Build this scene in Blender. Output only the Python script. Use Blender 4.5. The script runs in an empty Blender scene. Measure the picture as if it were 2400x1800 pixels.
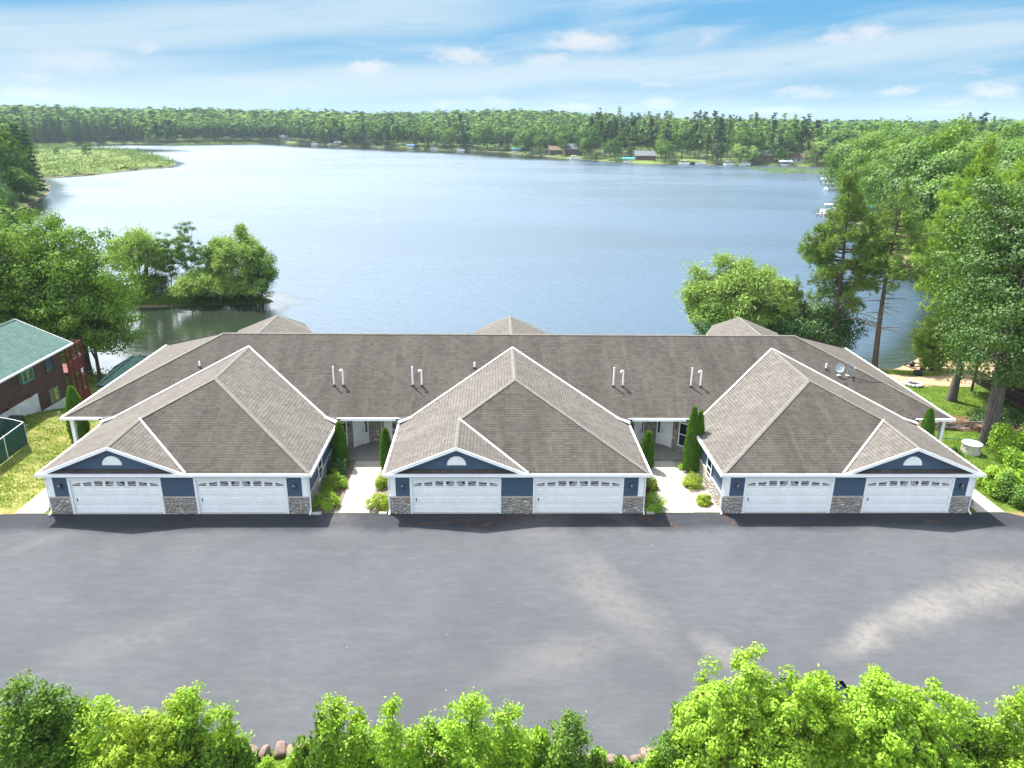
import bpy, math, random
import numpy as np
from mathutils import Matrix, Vector

# ------------------------------------------------------------------ camera, world, sun, exposure
SC = bpy.context.scene
COL = SC.collection
CAMP = dict(f=1756.8, pitch=math.radians(19.441), yaw=math.radians(1.529), roll=math.radians(0.682), p=(-1.375, -37.534, 21.006))
_th, _ps, _r = CAMP['pitch'], CAMP['yaw'], CAMP['roll']
F0 = Vector((math.cos(_th)*math.sin(_ps), math.cos(_th)*math.cos(_ps), -math.sin(_th)))
R0 = Vector((math.cos(_ps), -math.sin(_ps), 0))
U0 = Vector((math.sin(_th)*math.sin(_ps), math.sin(_th)*math.cos(_ps), math.cos(_th)))
CR = R0*math.cos(_r) + U0*math.sin(_r)
CU = -R0*math.sin(_r) + U0*math.cos(_r)
cam_d = bpy.data.cameras.new('camera')
cam = bpy.data.objects.new('camera', cam_d); COL.objects.link(cam)
m = Matrix.Identity(4)
for i in range(3):
    m[i][0] = CR[i]; m[i][1] = CU[i]; m[i][2] = -F0[i]; m[i][3] = CAMP['p'][i]
cam.matrix_world = m
cam_d.sensor_width = 36; cam_d.lens = CAMP['f']/2400*36
cam_d.clip_end = 20000; cam_d.clip_start = 0.5
SC.camera = cam
SC.render.resolution_x = 1024; SC.render.resolution_y = 768

SUNV = Vector((-0.97, 1.17, 2.58)).normalized()
sun_d = bpy.data.lights.new('sun', 'SUN'); sun_d.energy = 4.5; sun_d.angle = math.radians(0.5)
sun_d.color = (1.0, 0.955, 0.88)
sun = bpy.data.objects.new('sun', sun_d); COL.objects.link(sun)
sun.rotation_euler = SUNV.to_track_quat('Z', 'Y').to_euler()
SC.view_settings.view_transform = 'Standard'; SC.view_settings.look = 'None'
SC.view_settings.exposure = 1.45; SC.view_settings.gamma = 1.0
SC.view_settings.use_curve_mapping = False
SC.cycles.max_bounces = 6; SC.cycles.diffuse_bounces = 3; SC.cycles.glossy_bounces = 3
SC.cycles.transmission_bounces = 4; SC.cycles.volume_bounces = 0
SC.cycles.caustics_reflective = False; SC.cycles.caustics_refractive = False
SC.cycles.use_denoising = True

class NT:
    """small helper to write node trees"""
    def __init__(s, tree): s.t = tree; s.n = tree.nodes; s.l = tree.links
    def node(s, typ, props=None, **ins):
        n = s.n.new(typ)
        for k, v in (props or {}).items(): setattr(n, k, v)
        for k, v in ins.items():
            key = int(k[1:]) if k[0] == 'i' and k[1:].isdigit() else k.replace('_', ' ')
            s.set(n, key, v)
        return n
    def set(s, n, key, v):
        sock = n.inputs[key]
        if isinstance(v, bpy.types.NodeSocket): s.l.new(v, sock)
        elif isinstance(v, bpy.types.Node): s.l.new(v.outputs[0], sock)
        else: sock.default_value = v
    def math(s, op, a, b=0.0, c=0.0, clamp=False):
        n = s.node('ShaderNodeMath', dict(operation=op, use_clamp=clamp), i0=a, i1=b)
        if op in ('MULTIPLY_ADD', 'SMOOTH_MIN', 'SMOOTH_MAX', 'WRAP'): s.set(n, 2, c)
        return n.outputs[0]
    def vmath(s, op, a, b=(0, 0, 0)):
        n = s.node('ShaderNodeVectorMath', dict(operation=op), i0=a, i1=b)
        return n.outputs[1] if op in ('LENGTH', 'DISTANCE', 'DOT_PRODUCT') else n.outputs[0]
    def noise(s, vec, scale, detail=3, rough=0.5, dist=0.0):
        return s.node('ShaderNodeTexNoise', None, Vector=vec, Scale=scale, Detail=detail, Roughness=rough, Distortion=dist).outputs[0]
    def ramp(s, fac, lo, hi, a=0.0, b=1.0):
        n = s.node('ShaderNodeMapRange', dict(interpolation_type='SMOOTHSTEP'), Value=fac)
        n.inputs[1].default_value = lo; n.inputs[2].default_value = hi
        n.inputs[3].default_value = a; n.inputs[4].default_value = b
        return n.outputs[0]
    def mix(s, fac, a, b, mode='MIX'):
        n = s.node('ShaderNodeMix', dict(data_type='RGBA', blend_type=mode, clamp_factor=True))
        s.set(n, 0, fac)
        def c(v): return (v[0], v[1], v[2], 1.0) if isinstance(v, tuple) else v
        s.set(n, 6, c(a)); s.set(n, 7, c(b))
        return n.outputs[2]
    def mapping(s, vec, loc=(0, 0, 0), rot=(0, 0, 0), scale=(1, 1, 1)):
        return s.node('ShaderNodeMapping', None, Vector=vec, Location=loc, Rotation=rot, Scale=scale).outputs[0]

def raydir(px, py):
    X = (px-1200)/CAMP['f']; Y = -(py-900)/CAMP['f']
    return F0 + CR*X + CU*Y
def at_z(px, py, z):
    d = raydir(px, py); t = (z-CAMP['p'][2])/d.z
    return Vector(CAMP['p']) + d*t
def at_y(px, py, y):
    d = raydir(px, py); t = (y-CAMP['p'][1])/d.y
    return Vector(CAMP['p']) + d*t

def build_world():
    w = bpy.data.worlds.new('World'); SC.world = w; w.use_nodes = True
    T = NT(w.node_tree); w.node_tree.nodes.clear()
    tc = T.node('ShaderNodeTexCoord').outputs['Generated']
    sky = T.node('ShaderNodeTexSky', dict(sky_type='NISHITA', sun_disc=False, sun_elevation=math.asin(SUNV.z),
                 sun_rotation=math.atan2(SUNV.x, SUNV.y), altitude=400, air_density=1.0, dust_density=0.6, ozone_density=2.0)).outputs[0]
    sep = T.node('ShaderNodeSeparateXYZ', None, Vector=tc)
    az = T.math('ARCTAN2', sep.outputs[0], sep.outputs[1]); el = T.math('ARCSINE', sep.outputs[2])
    # azimuth / elevation in degrees, so clouds can be laid out on the dome
    A = T.math('MULTIPLY', az, 57.2958); E = T.math('MULTIPLY', el, 57.2958)
    E0 = T.math('MAXIMUM', E, 0.0)
    blue = T.mix(T.ramp(E0, -1.0, 7.5), (1.55, 2.60, 3.30), (0.56, 1.95, 3.40))
    skyc = T.mix(T.ramp(E0, 9.0, 30.0, 0.97, 0.10), sky, blue)
    # long cirrus streaks: rise to the right
    cv = T.node('ShaderNodeCombineXYZ', None, X=A, Y=E, Z=0.0).outputs[0]
    wob = T.node('ShaderNodeTexNoise', None, Vector=T.mapping(cv, scale=(0.05, 0.12, 1)), Scale=1.0, Detail=2.0).outputs[1]
    cv2 = T.vmath('ADD', cv, T.vmath('MULTIPLY', T.vmath('SUBTRACT', wob, (0.5, 0.5, 0.5)), (6.0, 2.4, 0)))
    rot = T.mapping(cv2, rot=(0, 0, math.radians(-5.5)))
    n1 = T.noise(T.mapping(rot, loc=(3.1, 0.4, 0), scale=(0.035, 0.42, 1)), 1.0, 6, 0.56)
    n2 = T.noise(T.mapping(rot, loc=(9.7, 5.3, 0), scale=(0.12, 1.1, 1)), 1.0, 6, 0.62)
    cir = T.ramp(T.math('ADD', T.math('MULTIPLY', n1, 0.72), T.math('MULTIPLY', n2, 0.28)), 0.43, 0.62)
    # two broad veils: one rising from lower left to upper right, one upper left
    sr = T.node('ShaderNodeSeparateXYZ', None, Vector=cv2)
    def band(x0, y0, slope, half, soft, xa, xb, amp):
        d = T.math('ABSOLUTE', T.math('SUBTRACT', sr.outputs[1], T.math('MULTIPLY_ADD', sr.outputs[0], slope, y0-slope*x0)))
        b = T.ramp(d, half, half+soft, 1.0, 0.0)
        k = T.ramp(sr.outputs[0], xa, xb, 0.0, 1.0) if xa < xb else T.ramp(sr.outputs[0], xb, xa, 1.0, 0.0)
        return T.math('MULTIPLY', T.math('MULTIPLY', b, k), amp)
    b1 = band(0, 3.0, 0.060, 0.35, 1.2, -36, -14, 0.95)
    b2 = band(-14, 6.0, 0.085, 0.45, 1.6, 12, -8, 0.9)
    b3 = band(-30, 2.3, 0.02, 0.6, 2.6, -6, -26, 0.72)
    bands = T.math('MAXIMUM', T.math('MAXIMUM', b1, b2), b3)
    bands = T.math('MULTIPLY', bands, T.ramp(n2, 0.22, 0.55, 0.55, 1.0))
    cir = T.math('MAXIMUM', T.math('MULTIPLY', cir, T.ramp(E, 0.0, 3.0, 0.35, 0.62)), bands)
    col = T.mix(T.math('MULTIPLY', cir, 0.80), skyc, (3.05, 3.6, 3.9))
    # small cumulus puffs
    pn = T.node('ShaderNodeTexNoise', None, Vector=T.mapping(cv, scale=(0.9, 1.6, 1)), Scale=1.0, Detail=6.0, Roughness=0.62).outputs[1]
    pv = T.vmath('ADD', cv, T.vmath('MULTIPLY', T.vmath('SUBTRACT', pn, (0.5, 0.5, 0.5)), (3.4, 1.3, 0)))
    puff = None
    for (px, py, rx, ry, amp) in [(1370, 98, 88, 22, .95), (860, 156, 46, 15, .9), (1085, 132, 70, 18, .8), (2035, 78, 46, 17, .85), (1960, 86, 34, 14, .7),
            (165, 142, 92, 24, .55), (220, 128, 30, 12, .6), (342, 112, 24, 10, .5), (1280, 138, 50, 14, .6), (2340, 208, 50, 13, .8), (2110, 216, 34, 9, .65),
            (1545, 240, 42, 12, .75), (1890, 215, 70, 12, .6), (1345, 248, 44, 10, .65), (1160, 236, 46, 9, .5), (1060, 240, 60, 9, .45), (85, 180, 26, 9, .5),
            (80, 220, 90, 10, .55), (1540, 196, 50, 9, .5), (2240, 240, 40, 8, .5), (1405, 265, 30, 9, .6), (1830, 258, 60, 9, .55), (2290, 165, 30, 6, .35), (1650, 90, 22, 20, .35)]:
        d = raydir(px, py).normalized()
        a0 = math.degrees(math.atan2(d.x, d.y)); e0 = math.degrees(math.asin(d.z))
        v = T.vmath('MULTIPLY', T.vmath('SUBTRACT', pv, (a0, e0, 0)), (1/(rx*0.034), 1/(ry*0.034), 0))
        k = T.math('MULTIPLY', T.ramp(T.vmath('LENGTH', v), 0.15, 1.35, 1.0, 0.0), amp)
        puff = k if puff is None else T.math('MAXIMUM', puff, k)
    col = T.mix(puff, col, (3.5, 3.68, 3.9))
    # higher, broken cloud over the rest of the dome (out of view, added for lake reflections and door fill)
    hi = T.node('ShaderNodeTexNoise', None, Vector=T.mapping(tc, scale=(2.2, 2.2, 4.0)), Scale=1.0, Detail=5.0, Roughness=0.55).outputs[0]
    side = T.ramp(A, -70, 14, 1.0, 0.0)
    hc = T.math('MULTIPLY', T.ramp(T.math('ADD', hi, T.math('MULTIPLY', side, 0.16)), 0.46, 0.66), T.ramp(E, 9, 16))
    col = T.mix(T.math('MULTIPLY', hc, 0.75), col, T.mix(T.ramp(sep.outputs[1], 0.1, -0.5), (4.4, 5.2, 6.6), (14.5, 15.2, 16.2)))  # unseen cloud behind the camera brightened to fill the shaded garage doors
    # unseen bright cloud bank added sunward to whiten the lake, and a soft glow round the sun
    low = T.math('MULTIPLY', T.ramp(E, 7, 14), T.ramp(E, 30, 52, 1.0, 0.0))
    lft = T.math('MULTIPLY', T.ramp(A, -100, -60), T.ramp(A, -38, 36, 1.0, 0.06))
    col = T.mix(T.math('MULTIPLY', T.math('MULTIPLY', low, lft), 0.9), col, (20.0, 21.5, 23.0))
    near = T.vmath('DOT_PRODUCT', tc, tuple(SUNV))
    col = T.mix(T.ramp(near, 0.86, 1.0), col, (20.0, 20.0, 19.5))
    bg = T.node('ShaderNodeBackground', None, Color=col, Strength=0.085)
    out = T.node('ShaderNodeOutputWorld'); T.l.new(bg.outputs[0], out.inputs[0])
build_world()

# ------------------------------------------------------------------ materials
MATS = {}
def new_mat(name):
    mt = bpy.data.materials.new(name); mt.use_nodes = True
    T = NT(mt.node_tree); mt.node_tree.nodes.clear()
    out = T.node('ShaderNodeOutputMaterial')
    MATS[name] = mt
    return mt, T, out
def principled(T, out, color, rough=0.7, bump=None, bstr=0.3, bdist=0.02, spec=0.5, metal=0.0, **kw):
    def c(v): return (v[0], v[1], v[2], 1.0) if isinstance(v, tuple) else v
    b = T.node('ShaderNodeBsdfPrincipled', None, Base_Color=c(color), Roughness=rough, Metallic=metal)
    b.inputs['Specular IOR Level'].default_value = spec
    for k, v in kw.items(): T.set(b, k, v)
    if bump is not None:
        bn = T.node('ShaderNodeBump', None, Strength=bstr, Distance=bdist, Height=bump)
        T.l.new(bn.outputs[0], b.inputs['Normal'])
    T.l.new(b.outputs[0], out.inputs[0]); return b
def objco(T): return T.node('ShaderNodeTexCoord').outputs['Object']

def paint(name, col, rough=0.5, var=0.12, scale=3.0, spec=0.4, metal=0.0):
    mt, T, out = new_mat(name); co = objco(T)
    n = T.noise(co, scale, 5, 0.6)
    c = T.mix(T.ramp(n, 0.3, 0.75), tuple(x*(1-var) for x in col), tuple(min(1, x*(1+var*0.5)) for x in col))
    principled(T, out, c, rough, T.noise(co, 30, 2), 0.05, 0.01, spec, metal); return mt

paint('white_paint', (0.84, 0.86, 0.87), 0.45, 0.06)
paint('white_metal', (0.80, 0.82, 0.83), 0.35, 0.05)
paint('door_white', (0.85, 0.87, 0.88), 0.4, 0.05, 1.2)
paint('flashing', (0.80, 0.77, 0.72), 0.5, 0.10, 4)
paint('dark_metal', (0.03, 0.032, 0.035), 0.4, 0.2, 6)
paint('brass', (0.17, 0.165, 0.15), 0.35, 0.2, 9, 0.5, 0.7)
paint('dish_grey', (0.30, 0.36, 0.38), 0.45, 0.1)
paint('pvc', (0.84, 0.84, 0.83), 0.4, 0.05)
paint('red_stain', (0.14, 0.022, 0.018), 0.6, 0.25, 5)
paint('green_trim', (0.10, 0.24, 0.19), 0.5, 0.1, 3)
paint('found_white', (0.62, 0.63, 0.62), 0.7, 0.18, 1.5)
paint('brown_dark', (0.035, 0.018, 0.014), 0.6, 0.3, 3)
paint('vinyl_tub', (0.50, 0.47, 0.42), 0.6, 0.25, 3)
paint('tub_top', (0.62, 0.68, 0.70), 0.5, 0.1, 2)
paint('rubber', (0.015, 0.015, 0.016), 0.5, 0.2)
paint('boat_white', (0.80, 0.82, 0.84), 0.35, 0.08)
paint('canopy_teal', (0.06, 0.36, 0.42), 0.6, 0.1)
paint('canopy_blue', (0.05, 0.18, 0.42), 0.6, 0.1)
paint('car_blue', (0.010, 0.014, 0.022), 0.3, 0.05, 2, 0.5, 0.2)
paint('wood_grey', (0.30, 0.28, 0.25), 0.8, 0.3, 2)
paint('roof_grey', (0.11, 0.125, 0.135), 0.8, 0.2, 2)
paint('house_tan', (0.36, 0.29, 0.21), 0.8, 0.2, 2)
paint('house_brown', (0.13, 0.07, 0.045), 0.8, 0.2, 2)
paint('curtain', (0.50, 0.42, 0.08), 0.8, 0.6, 4)
paint('lamp_glass', (0.55, 0.50, 0.38), 0.2, 0.1, 5)
paint('cap_stone', (0.46, 0.43, 0.39), 0.8, 0.15, 6)
paint('orange_litter', (0.15, 0.078, 0.038), 0.9, 0.4, 2)

def mk_glass(name, col, rough=0.08):
    mt, T, out = new_mat(name)
    principled(T, out, col, rough, None, spec=0.8)
mk_glass('glass', (0.012, 0.014, 0.018)); mk_glass('glass_blue', (0.02, 0.03, 0.06))

def mk_siding(name, a, b, step, z_bump=True, rough=0.6):
    mt, T, out = new_mat(name); co = objco(T)
    z = T.node('ShaderNodeSeparateXYZ', None, Vector=co).outputs[2]
    fr = T.math('FRACT', T.math('DIVIDE', z, step))
    lap = T.ramp(fr, 0.0, 0.10)
    n = T.noise(T.mapping(co, scale=(1.3, 1.3, 9)), 1.0, 5, 0.6)
    c = T.mix(T.ramp(n, 0.3, 0.7), a, b)
    c = T.mix(lap, tuple(x*0.55 for x in a), c)
    principled(T, out, c, rough, T.math('SUBTRACT', T.math('MULTIPLY', lap, 1.3), fr), 0.6, 0.02)
mk_siding('navy_siding', (0.037, 0.073, 0.126), (0.048, 0.090, 0.150), 0.115)
mk_siding('brown_siding', (0.050, 0.022, 0.016), (0.090, 0.042, 0.030), 0.17, rough=0.8)

def mk_stone(name, scale=4.2):
    mt, T, out = new_mat(name); co = objco(T)
    w = T.node('ShaderNodeTexNoise', None, Vector=co, Scale=3.0, Detail=2.0).outputs[1]
    cv = T.vmath('ADD', T.mapping(co, scale=(1, 1, 1.25)), T.vmath('MULTIPLY', T.vmath('SUBTRACT', w, (.5, .5, .5)), (.12, .12, .12)))
    vo = T.node('ShaderNodeTexVoronoi', dict(feature='F1'), Vector=cv, Scale=scale, Randomness=0.95)
    ve = T.node('ShaderNodeTexVoronoi', dict(feature='DISTANCE_TO_EDGE'), Vector=cv, Scale=scale, Randomness=0.95)
    rnd = T.node('ShaderNodeSeparateColor', None, Color=vo.outputs['Color'])
    c = T.mix(T.ramp(rnd.outputs[0], 0.0, 0.45), (0.30, 0.245, 0.195), (0.46, 0.41, 0.35))
    c = T.mix(T.ramp(rnd.outputs[1], 0.55, 0.75), c, (0.36, 0.37, 0.39))
    c = T.mix(T.ramp(rnd.outputs[2], 0.78, 0.9), c, (0.62, 0.58, 0.52))
    c = T.mix(T.ramp(rnd.outputs[0], 0.86, 0.97), c, (0.38, 0.27, 0.19))
    c = T.mix(T.math('MULTIPLY', T.noise(co, 22, 4), 0.5), c, (0.17, 0.14, 0.12))
    edge = T.ramp(ve.outputs[0], 0.012, 0.075)
    c = T.mix(edge, (0.17, 0.155, 0.14), c)
    h = T.math('ADD', T.ramp(ve.outputs[0], 0.0, 0.30), T.math('MULTIPLY', T.noise(co, 18, 3), 0.2))
    principled(T, out, c, 0.8, h, 0.9, 0.06)
mk_stone('field_stone'); 

def mk_shingle(name, a, b, c_, light, row=0.078, streak=0.5):
    """courses follow height; tabs run along the slope's own horizontal direction"""
    mt, T, out = new_mat(name); co = objco(T)
    sp = T.node('ShaderNodeSeparateXYZ', None, Vector=co)
    nr = T.node('ShaderNodeSeparateXYZ', None, Vector=T.node('ShaderNodeNewGeometry').outputs['True Normal'])
    side = T.math('GREATER_THAN', T.math('ABSOLUTE', nr.outputs[0]), T.math('ABSOLUTE', nr.outputs[1]))
    u = T.math('ADD', T.math('MULTIPLY', sp.outputs[0], T.math('SUBTRACT', 1.0, side)), T.math('MULTIPLY', sp.outputs[1], side))
    uv = T.node('ShaderNodeCombineXYZ', None, X=u, Y=sp.outputs[2], Z=0.0).outputs[0]
    br = T.node('ShaderNodeTexBrick', dict(offset=0.5, offset_frequency=2), Vector=uv, Scale=1.0, Mortar_Size=0.012, Mortar_Smooth=0.3,
                Bias=0.0, Brick_Width=0.34, Row_Height=row)
    T.set(br, 'Color1', (a[0], a[1], a[2], 1)); T.set(br, 'Color2', (b[0], b[1], b[2], 1)); T.set(br, 'Mortar', (c_[0], c_[1], c_[2], 1))
    rn = T.node('ShaderNodeTexWhiteNoise', dict(noise_dimensions='2D'),
                Vector=T.node('ShaderNodeVectorMath', dict(operation='SNAP'), i0=uv, i1=(0.34, row, 1.0)).outputs[0]).outputs[0]
    c = T.mix(T.ramp(rn, 0.0, 1.0, 0.0, 0.38), br.outputs[0], light)
    big = T.noise(T.mapping(co, scale=(0.55, 0.55, 0.9)), 1.0, 5, 0.6)
    c = T.mix(T.ramp(big, 0.36, 0.66, 0.0, streak), c, tuple(x*0.60 for x in a))
    pat = T.noise(T.mapping(uv, scale=(2.2, 0.5, 1)), 1.0, 4, 0.6)
    c = T.mix(T.ramp(pat, 0.5, 0.72, 0.0, 0.35), c, light)
    fleck = T.noise(co, 26, 3, 0.7)
    c = T.mix(T.ramp(fleck, 0.42, 0.7, 0.0, 0.45), c, tuple(x*1.25 for x in light))
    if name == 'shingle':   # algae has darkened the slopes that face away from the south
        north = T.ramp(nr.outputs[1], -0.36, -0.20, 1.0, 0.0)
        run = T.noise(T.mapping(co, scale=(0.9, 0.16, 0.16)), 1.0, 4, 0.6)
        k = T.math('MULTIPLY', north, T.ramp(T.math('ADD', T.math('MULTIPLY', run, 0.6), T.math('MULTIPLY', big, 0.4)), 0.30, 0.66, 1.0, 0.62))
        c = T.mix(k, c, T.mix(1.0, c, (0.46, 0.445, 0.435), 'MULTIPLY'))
    principled(T, out, c, 0.9, T.math('ADD', br.outputs[1], T.math('MULTIPLY', fleck, 0.3)), -0.8, 0.02, 0.08)
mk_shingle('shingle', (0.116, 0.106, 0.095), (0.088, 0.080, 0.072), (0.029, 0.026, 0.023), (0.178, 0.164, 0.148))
mk_shingle('shingle_green', (0.060, 0.115, 0.100), (0.050, 0.098, 0.086), (0.028, 0.058, 0.050), (0.105, 0.16, 0.145), 0.085, 0.2)
paint('ridge_shingle', (0.145, 0.134, 0.121), 0.85, 0.25, 5)
paint('green_metal', (0.020, 0.090, 0.065), 0.55, 0.2, 1.5)
paint('shed_green', (0.012, 0.050, 0.046), 0.8, 0.35, 2.5, 0.15)

def mk_ground():
    mt, T, out = new_mat('grass'); co = objco(T)
    big = T.noise(co, 0.18, 5, 0.6); mid = T.noise(co, 1.4, 5, 0.65); fine = T.noise(co, 14.0, 4, 0.7)
    c = T.mix(T.ramp(mid, 0.3, 0.7), (0.062, 0.118, 0.014), (0.120, 0.178, 0.026))
    # the worn, yellow side lawn left of the building
    sp = T.node('ShaderNodeSeparateXYZ', None, Vector=co)
    worn = T.math('MULTIPLY', T.ramp(sp.outputs[0], -27.0, -26.0, 1.0, 0.0), T.ramp(sp.outputs[1], 22, 30, 1.0, 0.0))
    worn = T.math('MULTIPLY', worn, T.ramp(sp.outputs[0], -80, -50))
    dry = T.mix(T.ramp(mid, 0.35, 0.68), (0.170, 0.195, 0.040), (0.33, 0.30, 0.10))
    dry = T.mix(T.ramp(T.noise(co, 3.4, 5, 0.7), 0.56, 0.72, 0, 0.8), dry, (0.42, 0.35, 0.22))
    c = T.mix(T.math('MULTIPLY', worn, T.ramp(big, 0.3, 0.55, 0.55, 1.0)), c, dry)
    # bare sandy ground at the edge of the asphalt on the left
    d = T.math('MULTIPLY', T.ramp(T.math('ADD', sp.outputs[1], T.math('MULTIPLY', mid, 0.8)), 0.0, 0.9, 1.0, 0.0), T.ramp(T.math('ABSOLUTE', sp.outputs[0]), 26.5, 28))
    c = T.mix(d, c, (0.28, 0.185, 0.10))
    # forest floor / far ground
    far = T.ramp(sp.outputs[1], 120, 200)
    c = T.mix(far, c, T.mix(T.ramp(T.noise(co, 0.02, 4), 0.4, 0.6), (0.045, 0.075, 0.02), (0.10, 0.16, 0.03)))
    # wet sand just above the water line
    zz = T.math('ADD', sp.outputs[2], T.math('MULTIPLY', fine, 0.10))
    c = T.mix(T.ramp(zz, -2.86, -2.70, 1.0, 0.0), c, (0.17, 0.13, 0.085))
    c = T.mix(T.ramp(fine, 0.35, 0.75, 0.0, 0.5), c, T.mix(0.5, c, (0.03, 0.05, 0.01)))
    principled(T, out, c, 0.95, T.math('ADD', fine, mid), 0.8, 0.08, 0.15)
mk_ground()

def ell(T, co, cx, cy, rx, ry, ang, lo=0.35, hi=1.0):
    v = T.mapping(T.vmath('SUBTRACT', co, (cx, cy, 0)), rot=(0, 0, -ang))
    v = T.vmath('MULTIPLY', v, (1/rx, 1/ry, 0))
    return T.ramp(T.vmath('LENGTH', v), lo, hi, 1.0, 0.0)
def mk_asphalt():
    mt, T, out = new_mat('asphalt'); co = objco(T)
    wv = T.node('ShaderNodeTexNoise', None, Vector=co, Scale=0.35, Detail=5.0, Roughness=0.65).outputs[1]
    cw = T.vmath('ADD', co, T.vmath('MULTIPLY', T.vmath('SUBTRACT', wv, (.5, .5, .5)), (2.6, 2.2, 0)))
    big = T.noise(co, 0.14, 5, 0.6); mid = T.noise(T.mapping(co, scale=(0.5, 1.6, 1)), 1.0, 5, 0.7)
    fine = T.noise(co, 38, 3, 0.8)
    c = T.mix(T.ramp(big, 0.3, 0.7), (0.068, 0.073, 0.081), (0.092, 0.098, 0.107))
    c = T.mix(T.ramp(mid, 0.45, 0.75, 0.0, 0.5), c, (0.112, 0.114, 0.120))
    # garage shadow deepened by a dark strip painted into the asphalt colour
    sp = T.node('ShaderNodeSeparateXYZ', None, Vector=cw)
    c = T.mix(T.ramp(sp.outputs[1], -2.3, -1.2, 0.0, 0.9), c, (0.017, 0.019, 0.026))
    pat = T.noise(T.mapping(co, rot=(0, 0, 0.3), scale=(1.2, 3.4, 1)), 1.0, 6, 0.75)
    c = T.mix(T.ramp(pat, 0.30, 0.70, 0.0, 0.42), c, (0.050, 0.053, 0.058))
    dust = None
    def p(px, py): v = at_z(px, py, 0); return v.x, v.y
    for (pa, pb, w, amp) in [((1960, 1530), (2110, 1450), .7, .8), ((2080, 1470), (2260, 1390), .9, .85), ((2230, 1420), (2440, 1360), 1.0, .75), ((2280, 1350), (2480, 1340), 1.1, .5),
                        ((1330, 1300), (1560, 1530), 1.3, .38), ((1370, 1290), (1450, 1380), .6, .30), ((1230, 1560), (1430, 1500), 1.0, .34), ((1130, 1600), (1330, 1540), .5, .25),
                        ((1240, 1190), (1290, 1260), 1.6, .28), ((1440, 1200), (1500, 1260), .5, .2), ((150, 1530), (420, 1470), 1.0, .2), ((0, 1300), (180, 1250), .5, .18),
                        ((1660, 1500), (1720, 1545), .6, .6), ((780, 1150), (800, 1260), .9, .25), ((1340, 1150), (1500, 1160), .5, .35)]:
        a = p(*pa); b = p(*pb)
        L = math.hypot(b[0]-a[0], b[1]-a[1])/2; ang = math.atan2(b[1]-a[1], b[0]-a[0])
        e = T.math('MULTIPLY', ell(T, cw, (a[0]+b[0])/2, (a[1]+b[1])/2, L*1.5+.8, w*1.8, ang, 0.0, 1.0), amp)
        dust = e if dust is None else T.math('MAXIMUM', dust, e)
    dust = T.math('MULTIPLY', dust, T.ramp(T.noise(co, 2.3, 5, 0.7), 0.25, 0.62, 0.3, 1.0))
    c = T.mix(dust, c, (0.20, 0.187, 0.172))
    # faint sweeping tyre arcs and a crack
    for (px, py, r, w) in [(300, 1500, 9.0, .035), (300, 1500, 10.4, .03), (1000, 1500, 6.5, .03), (1850, 1640, 7.0, .05), (1850, 1640, 8.4, .04)]:
        q = p(px, py)
        rr = T.vmath('LENGTH', T.vmath('MULTIPLY', T.vmath('SUBTRACT', co, (q[0], q[1], 0)), (1, 1, 0)))
        k = T.ramp(T.math('ABSOLUTE', T.math('SUBTRACT', rr, r)), w*0.4, w*2.4, 0.06, 0.0)
        c = T.mix(T.math('MULTIPLY', k, T.ramp(mid, 0.35, 0.6)), c, (0.15, 0.145, 0.14))
    spk = T.node('ShaderNodeTexVoronoi', dict(feature='F1'), Vector=co, Scale=0.62, Randomness=1.0).outputs[0]
    c = T.mix(T.ramp(spk, 0.008, 0.020, 0.75, 0.0), c, (0.6, 0.6, 0.58))
    spk2 = T.node('ShaderNodeTexVoronoi', dict(feature='F1'), Vector=co, Scale=3.3, Randomness=1.0).outputs[0]
    c = T.mix(T.ramp(spk2, 0.02, 0.07, 0.35, 0.0), c, (0.19, 0.185, 0.18))
    c = T.mix(T.ramp(fine, 0.3, 0.8, 0.0, 0.45), c, (0.056, 0.058, 0.064))
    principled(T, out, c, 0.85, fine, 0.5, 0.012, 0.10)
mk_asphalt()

def mk_concrete(name, col, joints=True):
    mt, T, out = new_mat(name); co = objco(T)
    n = T.noise(co, 1.6, 6, 0.65); f = T.noise(co, 30, 3, 0.7)
    c = T.mix(T.ramp(n, 0.3, 0.75), tuple(x*0.86 for x in col), col)
    c = T.mix(T.math('MULTIPLY', f, 0.25), c, tuple(x*0.6 for x in col))
    if joints:
        y = T.node('ShaderNodeSeparateXYZ', None, Vector=co).outputs[1]
        fr = T.math('ABSOLUTE', T.math('SUBTRACT', T.math('FRACT', T.math('DIVIDE', y, 1.55)), 0.5))
        c = T.mix(T.ramp(fr, 0.484, 0.494), c, tuple(x*0.45 for x in col))
    principled(T, out, c, 0.85, f, 0.3, 0.01, 0.3)
mk_concrete('concrete', (0.46, 0.425, 0.365)); mk_concrete('slab', (0.24, 0.23, 0.215), False)

def mk_sand(name, a, b, sc=1.5):
    mt, T, out = new_mat(name); co = objco(T)
    n = T.noise(co, sc, 6, 0.7); f = T.noise(co, 22, 3, 0.7)
    c = T.mix(T.ramp(n, 0.3, 0.7), a, b)
    c = T.mix(T.ramp(f, 0.5, 0.75, 0, 0.7), c, tuple(x*0.45 for x in a))
    principled(T, out, c, 0.95, f, 0.9, 0.04, 0.2)
mk_sand('sand', (0.28, 0.19, 0.12), (0.38, 0.28, 0.18)); mk_sand('mulch', (0.15, 0.11, 0.085), (0.25, 0.205, 0.17), 4)
mk_sand('gravel', (0.25, 0.21, 0.18), (0.38, 0.345, 0.31), 5); mk_sand('soil', (0.12, 0.07, 0.045), (0.22, 0.13, 0.085), 2)
mk_sand('marsh_ground', (0.085, 0.130, 0.022), (0.130, 0.160, 0.030), 0.06)
mk_sand('rock', (0.21, 0.145, 0.118), (0.32, 0.245, 0.21), 2.6)

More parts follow.
